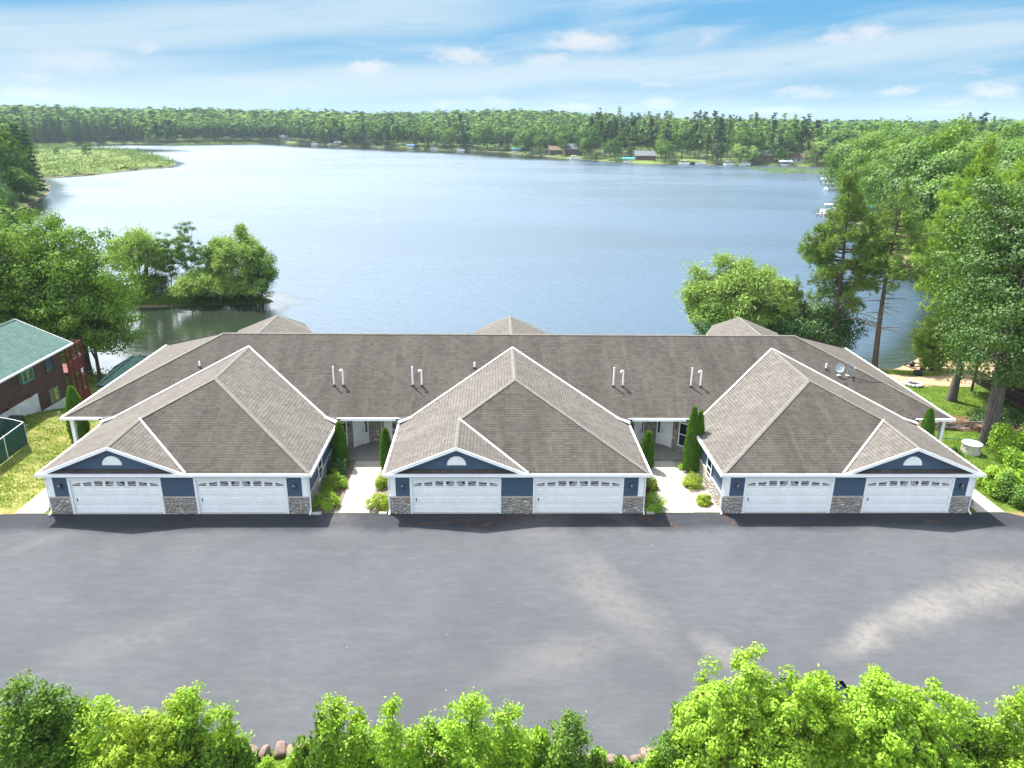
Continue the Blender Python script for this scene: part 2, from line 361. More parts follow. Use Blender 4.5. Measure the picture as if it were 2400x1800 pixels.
def mk_water():
    mt, T, out = new_mat('water')
    co = T.node('ShaderNodeNewGeometry').outputs['Position']
    dist = T.vmath('LENGTH', T.vmath('SUBTRACT', co, tuple(CAMP['p'])))  # wave detail level only
    dist = T.vmath('LENGTH', T.vmath('MULTIPLY', co, (1, 1, 0)))
    w1 = T.noise(T.mapping(co, rot=(0, 0, 0.25), scale=(0.75, 1.9, 1)), 1.0, 4, 0.6)
    w2 = T.noise(T.mapping(co, rot=(0, 0, -0.2), scale=(0.22, 0.42, 1)), 1.0, 3, 0.6)
    h = T.math('ADD', T.math('MULTIPLY', w1, 0.6), T.math('MULTIPLY', w2, 0.9))
    patch = T.noise(T.mapping(co, scale=(0.008, 0.02, 1)), 1.0, 4, 0.55)
    wind = T.node('ShaderNodeAttribute', dict(attribute_name='wind')).outputs['Fac']     # 0 in sheltered water by the shore, 1 in the open lake
    edge = T.noise(T.mapping(co, scale=(0.012, 0.05, 1)), 1.0, 3, 0.5)
    wind = T.ramp(T.math('ADD', wind, T.math('MULTIPLY', T.math('SUBTRACT', edge, 0.5), 0.4)), 0.25, 0.80)
    open_ = T.math('MULTIPLY', wind, T.ramp(patch, 0.35, 0.65, 0.72, 1.0))
    bstr = T.math('MULTIPLY_ADD', open_, 0.45, 0.15)
    bn = T.node('ShaderNodeBump', None, Distance=0.30, Height=h); T.l.new(bstr, bn.inputs['Strength'])
    rough = T.math('MULTIPLY_ADD', open_, 0.27, 0.05)
    b = principled(T, out, T.mix(open_, (0.018, 0.026, 0.016), (0.050, 0.084, 0.124)), 0.1, None, spec=0.5)
    b.inputs['IOR'].default_value = 1.40
    T.l.new(rough, b.inputs['Roughness']); T.l.new(bn.outputs[0], b.inputs['Normal'])
mk_water()

def mk_leaf(name, a, b, c_=None, trans=0.38, gloss=0.05):
    mt, T, out = new_mat(name)
    r = T.node('ShaderNodeNewGeometry').outputs['Random Per Island']
    orr = T.node('ShaderNodeObjectInfo').outputs['Random']
    col = T.mix(r, a, b)
    col = T.mix(T.ramp(orr, 0.0, 1.0, 0.0, 0.30), col, c_ or tuple(x*0.6 for x in a))
    co = T.node('ShaderNodeTexCoord').outputs['Object']
    col = T.mix(T.ramp(T.noise(co, 0.9, 2), 0.35, 0.65, 0.0, 0.28), col, tuple(x*0.75 for x in a))
    d = T.node('ShaderNodeBsdfDiffuse', None, Color=col)
    t = T.node('ShaderNodeBsdfTranslucent', None, Color=T.mix(0.5, col, (b[0]*1.9, b[1]*1.7, b[2]*0.5)))
    m1 = T.node('ShaderNodeMixShader', None, i0=trans*0.62); T.l.new(d.outputs[0], m1.inputs[1]); T.l.new(t.outputs[0], m1.inputs[2])
    g = T.node('ShaderNodeBsdfGlossy', None, Color=(1, 1, 1, 1), Roughness=0.6)
    m2 = T.node('ShaderNodeMixShader', None, i0=gloss*0.35); T.l.new(m1.outputs[0], m2.inputs[1]); T.l.new(g.outputs[0], m2.inputs[2])
    T.l.new(m2.outputs[0], out.inputs[0])
mk_leaf('leaf_bright', (0.155, 0.323, 0.02), (0.312, 0.484, 0.034), (0.213, 0.274, 0.024), 0.45)
mk_leaf('leaf_fresh', (0.080, 0.172, 0.016), (0.155, 0.280, 0.030), (0.09, 0.15, 0.018), 0.38)
mk_leaf('leaf_yellow', (0.186, 0.305, 0.014), (0.332, 0.456, 0.033), (0.197, 0.22, 0.019), 0.45)
mk_leaf('leaf_mid', (0.06, 0.145, 0.015), (0.134, 0.249, 0.026), (0.077, 0.14, 0.017))
mk_leaf('leaf_deep', (0.028, 0.091, 0.013), (0.068, 0.161, 0.023), (0.028, 0.076, 0.015), 0.32, 0.09)
mk_leaf('leaf_maple', (0.037, 0.106, 0.007), (0.078, 0.17, 0.014), (0.035, 0.082, 0.008), 0.34, 0.09)
mk_leaf('leaf_willow', (0.168, 0.28, 0.052), (0.296, 0.431, 0.095), (0.181, 0.272, 0.068), 0.40)
mk_leaf('needle_dark', (0.023, 0.058, 0.02), (0.052, 0.099, 0.034), (0.031, 0.062, 0.029), 0.15, 0.03)
mk_leaf('needle_pine', (0.109, 0.201, 0.037), (0.219, 0.336, 0.066), (0.146, 0.21, 0.044), 0.22, 0.04)
mk_leaf('needle_light', (0.164, 0.295, 0.038), (0.306, 0.459, 0.061), (0.21, 0.306, 0.046), 0.3, 0.04)
mk_leaf('leaf_cedar', (0.064, 0.166, 0.014), (0.128, 0.275, 0.022), (0.064, 0.14, 0.02), 0.3)
mk_leaf('leaf_far', (0.041, 0.111, 0.017), (0.091, 0.185, 0.028), (0.046, 0.092, 0.02), 0.14, 0.02)
mk_leaf('leaf_far_light', (0.076, 0.158, 0.021), (0.143, 0.245, 0.037), (0.076, 0.13, 0.023), 0.14, 0.02)
mk_leaf('leaf_marsh', (0.081, 0.155, 0.025), (0.138, 0.224, 0.041), (0.103, 0.161, 0.034), 0.2)
mk_leaf('blade', (0.12, 0.227, 0.024), (0.24, 0.348, 0.048), None, 0.4)
def mk_bark(name, a, b):
    mt, T, out = new_mat(name); co = objco(T)
    n = T.noise(T.mapping(co, scale=(7, 7, 1.6)), 1.0, 5, 0.7)
    principled(T, out, T.mix(T.ramp(n, 0.3, 0.7), a, b), 0.9, n, 0.9, 0.05, 0.2)
mk_bark('bark', (0.045, 0.035, 0.028), (0.115, 0.095, 0.075)); mk_bark('bark_pine', (0.085, 0.058, 0.045), (0.17, 0.125, 0.10))
mk_bark('bark_grey', (0.06, 0.05, 0.042), (0.15, 0.13, 0.112)); mk_bark('deadwood', (0.24, 0.21, 0.18), (0.40, 0.36, 0.32))

# ------------------------------------------------------------------ object helpers
def tag(o, label=None, cat=None, group=None, kind=None):
    if label: o['label'] = label
    if cat: o['category'] = cat
    if group: o['group'] = group
    if kind: o['kind'] = kind
    return o
def empty(name, loc, label, cat, group=None, rz=0.0):
    o = bpy.data.objects.new(name, None); COL.objects.link(o); o.location = loc; o.rotation_euler = (0, 0, rz)
    o.empty_display_size = 0.2
    return tag(o, label, cat, group)
def link(name, me, parent=None, loc=None):
    o = bpy.data.objects.new(name, me); COL.objects.link(o)
    if parent is not None: o.parent = parent
    if loc is not None: o.location = loc
    return o
def np_mesh(name, V, Q, mats, mi=None, smooth=False, tris=None):
    me = bpy.data.meshes.new(name)
    V = np.asarray(V, np.float32)
    nq = 0 if Q is None else len(Q); nt = 0 if tris is None else len(tris)
    me.vertices.add(len(V)); me.vertices.foreach_set('co', V.ravel())
    li = []
    if nq: li.append(np.asarray(Q, np.int32).ravel())
    if nt: li.append(np.asarray(tris, np.int32).ravel())
    li = np.concatenate(li)
    me.loops.add(len(li)); me.loops.foreach_set('vertex_index', li)
    st = np.concatenate([np.arange(nq)*4, nq*4+np.arange(nt)*3]).astype(np.int32)
    me.polygons.add(nq+nt); me.polygons.foreach_set('loop_start', st)
    if mi is not None: me.polygons.foreach_set('material_index', np.asarray(mi, np.int32))
    if smooth: me.polygons.foreach_set('use_smooth', np.ones(nq+nt, bool))
    for x in mats: me.materials.append(MATS[x])
    me.update(calc_edges=True); me.validate()
    return me

class MB:
    """collects polygons; build() links them as one mesh object"""
    def __init__(s): s.v = []; s.f = []; s.m = []; s.mats = []
    def mi(s, mat):
        if mat not in s.mats: s.mats.append(mat)
        return s.mats.index(mat)
    def poly(s, pts, mat):
        b = len(s.v); s.v += [tuple(p) for p in pts]; s.f.append(tuple(range(b, b+len(pts)))); s.m.append(s.mi(mat))
    def hexa(s, c, mat):
        """c: 8 corners, bottom ring 0-3 (ccw), top ring 4-7"""
        b = len(s.v); s.v += [tuple(p) for p in c]; k = s.mi(mat)
        for f in ((3, 2, 1, 0), (4, 5, 6, 7), (0, 1, 5, 4), (1, 2, 6, 5), (2, 3, 7, 6), (3, 0, 4, 7)):
            s.f.append(tuple(b+i for i in f)); s.m.append(k)
    def box(s, x0, x1, y0, y1, z0, z1, mat):
        s.hexa([(x0, y0, z0), (x1, y0, z0), (x1, y1, z0), (x0, y1, z0), (x0, y0, z1), (x1, y0, z1), (x1, y1, z1), (x0, y1, z1)], mat)
    def obox(s, a, b, t0, t1, z0, z1, mat):
        """upright slab along plan segment a-b, from offset t0 to t1 (left of a->b)"""
        a = Vector((a[0], a[1])); b = Vector((b[0], b[1])); d = (b-a).normalized(); n = Vector((-d.y, d.x))
        p = [a+n*t0, b+n*t0, b+n*t1, a+n*t1]
        s.hexa([(q.x, q.y, z0) for q in p]+[(q.x, q.y, z1) for q in p], mat)
    def beam(s, a, b, w, h, mat, up=(0, 0, 1)):
        a = Vector(a); b = Vector(b); d = (b-a).normalized(); up = Vector(up)
        if abs(d.dot(up)) > 0.98: up = Vector((0, 1, 0))
        r = d.cross(up).normalized()*w/2; u = r.cross(d).normalized()*h/2
        s.hexa([a-r-u, a+r-u, b+r-u, b-r-u, a-r+u, a+r+u, b+r+u, b-r+u], mat)
    def tube(s, pts, rad, n, mat, cap=True):
        pts = [Vector(p) for p in pts]; rings = []; k = s.mi(mat)
        if not isinstance(rad, (list, tuple)): rad = [rad]*len(pts)
        for i, p in enumerate(pts):
            d = (pts[min(i+1, len(pts)-1)]-pts[max(i-1, 0)]).normalized()
            ax = Vector((1, 0, 0)) if abs(d.x) < 0.8 else Vector((0, 1, 0))
            u = d.cross(ax).normalized(); w = d.cross(u)
            b = len(s.v); rings.append(b)
            for j in range(n):
                t = 2*math.pi*j/n; q = p+(u*math.cos(t)+w*math.sin(t))*rad[i]; s.v.append(tuple(q))
        for a, b in zip(rings, rings[1:]):
            for j in range(n):
                s.f.append((a+j, a+(j+1) % n, b+(j+1) % n, b+j)); s.m.append(k)
        if cap:
            s.f.append(tuple(rings[0]+j for j in reversed(range(n)))); s.m.append(k)
            s.f.append(tuple(rings[-1]+j for j in range(n))); s.m.append(k)
    def lathe(s, c, prof, n, mat):
        pts = [(c[0], c[1], c[2]+z) for r, z in prof]; k = s.mi(mat); rings = []
        for (r, z) in prof:
            b = len(s.v); rings.append(b)
            for j in range(n):
                t = 2*math.pi*j/n; s.v.append((c[0]+r*math.cos(t), c[1]+r*math.sin(t), c[2]+z))
        for a, b in zip(rings, rings[1:]):
            for j in range(n):
                s.f.append((a+j, a+(j+1) % n, b+(j+1) % n, b+j)); s.m.append(k)
        s.f.append(tuple(rings[0]+j for j in reversed(range(n)))); s.m.append(k)
        s.f.append(tuple(rings[-1]+j for j in range(n))); s.m.append(k)
    def build(s, name, parent=None, smooth=False, origin=(0, 0, 0)):
        me = bpy.data.meshes.new(name); o3 = origin
        me.from_pydata([(v[0]-o3[0], v[1]-o3[1], v[2]-o3[2]) for v in s.v], [], s.f)
        for x in s.mats: me.materials.append(MATS[x])
        me.polygons.foreach_set('material_index', s.m)
        if smooth: me.polygons.foreach_set('use_smooth', [True]*len(s.f))
        me.update()
        o = link(name, me, parent)
        if any(o3): o.location = o3
        return o

# ------------------------------------------------------------------ terrain and lake
LAKE = np.array([(-460, 560), (-400, 575), (-364, 590), (-357, 627), (-335, 676), (-294, 672), (-261, 704), (-221, 735), (-190, 725), (-135, 657), (-60, 609),
    (5, 570), (49, 477), (86, 426), (141, 420), (171, 415), (194, 411), (205, 392), (180, 345), (142, 270), (116, 215), (93, 176), (90, 153), (77, 112), (73, 88), (64, 64),
    (54, 50), (46, 40), (40, 35.4), (36, 36.6), (30, 41.5), (20, 41), (12, 36), (0, 35), (-15, 35), (-26, 34), (-33, 33.5), (-39, 33), (-42, 33.5), (-46, 40), (-50, 48),
    (-56, 57), (-60, 60.2), (-48, 60.6), (-40, 60.8), (-33, 62), (-31.5, 64), (-34, 66.5), (-42, 67.5), (-52, 67.5), (-62, 68), (-75, 76), (-90, 95), (-105, 115), (-114, 133),
    (-120, 148), (-131, 178), (-140, 206), (-160, 244), (-181, 270), (-172, 292), (-170, 320), (-161, 347), (-166, 372), (-173, 386), (-190, 412), (-232, 472), (-268, 512), (-307, 516), (-360, 508), (-460, 505)], float)
def lake_sd(P):
    """signed distance to the lake outline, positive on land"""
    P = np.asarray(P, float); d = np.full(len(P), 1e9); inside = np.zeros(len(P), bool)
    for i in range(len(LAKE)):
        a = LAKE[i]; b = LAKE[(i+1) % len(LAKE)]; e = b-a
        t = np.clip(((P-a)@e)/(e@e), 0, 1); q = a+t[:, None]*e
        d = np.minimum(d, np.hypot(*(P-q).T))
        c = (a[1] > P[:, 1]) != (b[1] > P[:, 1])
        with np.errstate(divide='ignore', invalid='ignore'):
            xx = a[0]+(P[:, 1]-a[1])/(b[1]-a[1])*(b[0]-a[0])
        inside ^= c & (P[:, 0] < xx)
    return np.where(inside, -d, d)
def sm(x, a, b):
    t = np.clip((x-a)/(b-a), 0, 1); return t*t*(3-2*t)
def height(P):
    P = np.asarray(P, float); x, y = P[:, 0], P[:, 1]; sd = lake_sd(P)
    sd = sd + np.where(np.abs(sd) < 60, (np.sin(x*0.31+y*0.17)+np.sin(y*0.43-x*0.11))*np.clip(np.abs(y-30)/60, 0.05, 1)*0.8, 0)
    zn = np.minimum(0.0, -3+0.22*np.maximum(sd, 0))
    prof = np.interp(y, [-2, 0.5, 8, 12, 14, 17.6, 20, 24, 31], [0, 0, 1.05, 1.0, 0.56, -0.5, -1.4, -2.3, -2.75])
    k = (1-sm(x, -33.8, -28.5))*(1-sm(y, 29, 33))
    zn = zn*(1-k)+np.minimum(prof, 1.1)*k
    zn = zn - 0.35*sm(x, 27, 34)*(1-sm(y, 18, 30))*sm(y, 1, 6)
    amp = 11.0-5.0*sm(x, 60, 260)
    hill = amp*sm(sd, 12, 380) + (np.sin(x*0.011+1)+np.sin(y*0.009+x*0.006))*1.5*sm(sd, 60, 300)
    hill = hill*sm(np.hypot(x, y), 120, 420)
    zf = -3+np.minimum(1.3, 0.25*np.maximum(sd, 0))+hill
    w = sm(np.hypot(x, y-10), 80, 140)
    z = zn*(1-w)+zf*w
    z = np.where(sd < 0, np.maximum(-3+0.3*sd, -6), z)
    # drop under the lot and the walks so their sheets lie clear above it
    lot = (np.abs(x) < 60) & (y < 0.5) & (y > -40)
    z = np.where(lot, np.minimum(z, 0), z)
    return z
def gz(x, y): return float(height([(x, y)])[0])

def graded(lo, hi, c, n, k=6.6):
    u = np.linspace(-1, 1, n); s = np.sinh(k*u)/math.sinh(k)
    return np.where(s < 0, c+s*(c-lo), c+s*(hi-c))
gx = graded(-3200, 3200, 0, 420); gy = graded(-3000, 3400, 22, 420)
GX, GY = np.meshgrid(gx, gy); P = np.stack([GX.ravel(), GY.ravel()], 1)
Z = height(P); n = len(gx); idx = np.arange(n*len(gy)).reshape(len(gy), n)
Q = np.stack([idx[:-1, :-1], idx[:-1, 1:], idx[1:, 1:], idx[1:, :-1]], -1).reshape(-1, 4)
tag(link('ground', np_mesh('ground', np.column_stack([P, Z-0.012]), Q, ['grass'], smooth=True)), 'grassy ground falling from the parking lot to the lake shore', kind='structure')
wx = graded(-3200, 3200, 0, 300, 5.6); wy = graded(-200, 3400, 60, 300, 4.6); WX, WY = np.meshgrid(wx, wy); WP = np.stack([WX.ravel(), WY.ravel()], 1); wsd = -lake_sd(WP)
wX, wY = WP[:, 0], WP[:, 1]; calm_ = np.zeros(len(WP))
for mask, wd in ((sm(wY, 400, 500)*np.where(wX < -150, sm(wY-wX*.2, 500, 590), 1), 85.0), (sm(wX, 58, 74)*(1-sm(wY, 92, 130)), 30.0), ((1-sm(wX, -34, -25))*(1-sm(wY, 62, 67)), 300.0), (np.ones(len(WP)), 7.0), (sm(-wX, 95, 112)*(1-sm(wY, 190, 240)), 16.0)):
    calm_ = np.maximum(calm_, mask*np.clip(1-wsd/wd, 0, 1))
widx = np.arange(len(WP)).reshape(len(wy), len(wx)); wq = np.stack([widx[:-1, :-1], widx[:-1, 1:], widx[1:, 1:], widx[1:, :-1]], -1).reshape(-1, 4)
wme = np_mesh('lake_water', np.column_stack([WP, np.full(len(WP), -3.0)]), wq, ['water']); wat = wme.attributes.new('wind', 'FLOAT', 'POINT'); wat.data.foreach_set('value', np.clip(1-calm_, 0, 1).astype(np.float32))
tag(link('lake_water', wme), 'wide calm blue lake behind the building', kind='structure')

def sheet(name, poly, mat, z, label, dz=0.0):
    b = MB(); b.poly([(x, y, z) for x, y in poly], mat); return tag(b.build(name), label, kind='structure')
def draped(name, poly, mat, off, label, step=0.6, rng=None):
    """a sheet that follows the ground, cut to a polygon with a slightly ragged edge"""
    poly = np.array(poly, float); x0, y0 = poly.min(0); x1, y1 = poly.max(0)
    xs = np.arange(x0, x1+step, step); ys = np.arange(y0, y1+step, step)
    X, Y = np.meshgrid(xs, ys); Pn = np.stack([X.ravel(), Y.ravel()], 1)
    zz = height(Pn)+off; id_ = np.arange(len(Pn)).reshape(len(ys), len(xs))
    q = np.stack([id_[:-1, :-1], id_[:-1, 1:], id_[1:, 1:], id_[1:, :-1]], -1).reshape(-1, 4)
    c = Pn[q].mean(1); ins = np.zeros(len(c), bool)
    for i in range(len(poly)):
        a = poly[i]; b = poly[(i+1) % len(poly)]
        cc = (a[1] > c[:, 1]) != (b[1] > c[:, 1])
        with np.errstate(divide='ignore', invalid='ignore'):
            ins ^= cc & (c[:, 0] < a[0]+(c[:, 1]-a[1])/(b[1]-a[1])*(b[0]-a[0]))
    q = q[ins]; used = np.unique(q); mp = -np.ones(len(Pn), int); mp[used] = np.arange(len(used))
    return tag(link(name, np_mesh(name, np.column_stack([Pn, zz])[used], mp[q], [mat])), label, kind='structure')

rg = random.Random(5)
edge = [(-60, -0.35)]
xx = -60
front = []
while xx < 60:
    front.append((xx, (-0.02 if abs(xx) < 28.6 else -0.30+0.12*math.sin(xx*1.7)+rg.uniform(-.05, .05)))); xx += 0.7
back = [(60, -19.3)]
xx = 60
while xx > -60:
    back.append((xx, -16.85-.034*(xx+9.6)+rg.uniform(-.1, .1))); xx -= 0.8
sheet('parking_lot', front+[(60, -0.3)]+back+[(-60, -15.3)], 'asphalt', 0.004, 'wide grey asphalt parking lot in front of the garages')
sheet('walkway', [(-10.02, 0), (-8.37, 0), (-8.47, 6.82), (-10.25, 6.82)], 'concrete', 0.030, 'pale concrete walk to the left pair of entry doors')
sheet('walkway', [(8.49, 0), (10.12, 0), (10.40, 6.82), (8.60, 6.82)], 'concrete', 0.030, 'pale concrete walk to the right pair of entry doors')
sheet('side_path', [(-27.95, 0), (-26.35, 0), (-26.35, 7.6), (-27.95, 7.6)], 'concrete', 0.030, 'pale concrete path along the left end of the building')
sheet('side_path', [(26.45, 0), (28.05, 0), (28.05, 7.6), (26.45, 7.6)], 'concrete', 0.030, 'pale concrete path along the right end of the building')
for i, (c, w) in enumerate(((-9.36, 'left'), (9.36, 'right'))):
    sheet('garden_bed', [(c-2.28, 0.04), (c+2.28, 0.04), (c+2.28, 6.8), (c-2.28, 6.8)], 'mulch' if i == 0 else 'gravel', 0.016, 'mulch garden bed either side of the %s entry walk' % w)
draped('beach_sand', [(30, 24), (35.5, 22.2), (40, 23.0), (44, 26), (50, 33), (54, 40), (54, 50), (50, 46), (44, 38.2), (40, 35.0), (36, 36.2), (32, 40), (28, 33)], 'sand', 0.03, 'tan beach sand at the right of the building', 0.35)
draped('brush_bed', [(28.6, 15.0), (33, 16.2), (37.5, 15.2), (39.5, 13.5), (36.0, 12.2), (33, 12.9), (30.5, 13.0), (28.8, 13.2)], 'soil', 0.03, 'bare brown soil bed at the back of the right lawn', 0.25)
draped('marsh', [(-460, 300), (-220, 305), (-184, 272), (-174, 292), (-172, 320), (-164, 347), (-169, 372), (-176, 383), (-193, 410), (-235, 468), (-270, 506), (-307, 510), (-360, 503), (-460, 500)], 'marsh_ground', 0.06, 'flat yellow-green marsh reaching into the lake from the left', 4.0)

# ------------------------------------------------------------------ the long building
PIT = 0.408; EV = 2.58; HW = 7.06; W = 7.33; OF = 0.25
SP = 18.73; EM = 2.86; YE = 7.27; YR = 15.38; YB = 23.33; LM = 28.69; RX = 20.9; ZR = EM+PIT*(YR-YE)
bld = empty('lakeside_townhouse', (0, 8, 0), 'long navy and stone lakeside building with six garage doors under brown-grey shingle roofs', 'building')
def bpart(mb, name, parent=bld, label=None, smooth=False):
    o = mb.build(name, None, smooth)
    o.parent = parent
    off = Vector((0, 8, 0)) if parent is bld else Vector((0, 0, 0))
    if parent is bld: o.location = (0, -8, 0)
    if label: o['label'] = label
    return o
def bchild(mb, name, parent, label=None):
    o = mb.build(name, parent)          # parent already carries the offset
    if label: o['label'] = label
    return o

TH = 0.09
def roof_faces(mb, faces, mat='shingle', th=TH, edge='white_paint'):
    for f in faces:
        mb.poly(f, mat)
        mb.poly([(p[0], p[1], p[2]-th) for p in reversed(f)], edge)
def cap(mb, a, b, w=0.25, mat='ridge_shingle', seg=0.24):
    """overlapping ridge shingles along an edge"""
    a = Vector(a); b = Vector(b); d = b-a; L = d.length; n = max(1, int(L/seg)); d.normalize()
    side = d.cross(Vector((0, 0, 1))).normalized()
    for i in range(n):
        p = a+d*(i*L/n); q = a+d*((i+1)*L/n+0.03)
        z0 = 0.012+0.02; z1 = 0.03+0.02; dr = 0.055 if abs(d.z) < 0.05 else 0.03
        for s in (-1, 1):
            c = [p+Vector((0, 0, z0)), q+Vector((0, 0, z1)), q+side*s*w/2+Vector((0, 0, z1-dr)), p+side*s*w/2+Vector((0, 0, z0-dr))]
            mb.poly(c if s < 0 else list(reversed(c)), mat)
def valley(mb, a, b, w=0.10, mat='flashing'):
    a = Vector(a); b = Vector(b); d = (b-a).normalized(); s = d.cross(Vector((0, 0, 1))).normalized()*w/2
    u = Vector((0, 0, 0.035)); v = Vector((0, 0, 0.075))
    mb.hexa([a-s-u, a+s-u, b+s-u, b-s-u, a-s+v, a+s+v, b+s+v, b-s+v], mat)

# main roof
mr = MB()
A1, A2, A3, A4 = (-LM, YE, EM), (LM, YE, EM), (LM, YB+.0, EM), (-LM, YB+.0, EM)
B1, B2 = (-RX, YR, ZR), (RX, YR, ZR)
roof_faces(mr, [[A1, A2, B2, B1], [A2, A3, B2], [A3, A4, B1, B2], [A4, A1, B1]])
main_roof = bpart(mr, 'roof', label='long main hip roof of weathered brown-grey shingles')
cp = MB()
for a, b in ((B1, B2), (A1, B1), (A2, B2), (A3, B2), (A4, B1)): cap(cp, a, b)
bchild(cp, 'ridge_cap', main_roof)
gt = MB()
gt.box(-LM-.02, -SP-W-0.1, YE-.13, YE-.01, EM-.15, EM+.012, 'white_metal'); gt.box(SP+W+.1, LM+.02, YE-.13, YE-.01, EM-.15, EM+.012, 'white_metal')
for c in (-9.36, 9.36): gt.box(c-2.05, c+2.05, YE-.13, YE-.01, EM-.17, EM+.012, 'white_metal')
gt.box(-LM-.14, -LM-.02, YE-.13, YB+.1, EM-.15, EM+.012, 'white_metal'); gt.box(LM+.02, LM+.14, YE-.13, YB+.1, EM-.15, EM+.012, 'white_metal')
gt.box(-LM, LM, YB+.02, YB+.13, EM-.15, EM+.01, 'white_metal')
bpart(gt, 'gutter')
sf = MB(); sf.box(-LM+.03, LM-.03, YE+.02, YB-.03, EM-.20, EM-.14, 'white_paint'); bpart(sf, 'soffit')
# rear wings
for cx in (-20.95, 0.15, 21.27):
    wm = MB(); w2 = 2.05; pk = EM+0.55+PIT*w2*0.55; zz = EM
    h = 4.02; y0 = 29.2; y1 = 30.5
    e = 2.86
    pL, pR = (cx-w2, y1, e), (cx+w2, y1, e); top = (cx, y0, h)
    sl = (h-e)/w2; yi = YR+(ZR-h)/PIT; yb_ = YB
    sL, sR = (cx-3.25, 27.9, e), (cx+3.25, 27.9, e)
    roof_faces(wm, [[(cx-3.25, yb_, e), (cx, yi, h), top, sL], [sL, top, pL], [sR, top, (cx, yi, h), (cx+3.25, yb_, e)], [pR, top, sR], [pL, top, pR]])
    wr = bpart(wm, 'roof', label='small hipped roof of a rear lakeside wing')
    c2 = MB(); cap(c2, (cx, yi, h), top); cap(c2, top, pL, .22); cap(c2, top, pR, .22); cap(c2, top, sL, .22); cap(c2, top, sR, .22); bchild(c2, 'ridge_cap', wr)
    ww = MB(); ww.box(cx-w2+.3, cx+w2-.3, YB-.5, y1-.3, -2.2, 2.72, 'navy_siding'); bpart(ww, 'rear_wing_wall')

# main walls
wl = MB()
wl.box(-25.7, 25.7, 10.2, 22.9, -2.0, 2.66, 'navy_siding')
wl.box(-25.75, -11.64, 8.0, 10.2, 0.0, 2.66, 'navy_siding')
wl.box(-7.10, 7.10, 8.0, 10.2, 0.0, 2.66, 'navy_siding')
wl.box(11.64, 25.75, 8.0, 10.2, 0.0, 2.66, 'navy_siding')
bpart(wl, 'wall', label='navy lap siding of the main block')
for sx in (-1, 1):
    for (x, y) in ((28.35, 7.65), (28.35, 15.2), (28.35, 22.7), (26.3, 7.65)):
        p = MB(); x *= sx
        p.box(x-.11, x+.11, y-.11, y+.11, -0.6 if y < 15 else -1.8, 2.66, 'white_paint'); p.box(x-.15, x+.15, y-.15, y+.15, -0.02, .12, 'white_paint'); p.box(x-.15, x+.15, y-.15, y+.15, 2.50, 2.655, 'white_paint')
        bpart(p, 'porch_post')
    f = MB(); xa, xb = sorted((sx*26.2, sx*28.6)); f.box(xa, xb, 7.5, 23.0, -.25, .03, 'slab'); bpart(f, 'porch_floor')

def wall_opening(mb, x0, x1, z0, z1, holes, y0, y1, mat):
    """front wall strip with rectangular door holes (list of x ranges reaching z0..zh)"""
    x = x0
    for (a, b, zh) in holes:
        if a > x: mb.box(x, a, y0, y1, z0, z1, mat)
        if zh < z1: mb.box(a, b, y0, y1, max(zh, z0), z1, mat)
        x = b
    if x < x1: mb.box(x, x1, y0, y1, z0, z1, mat)

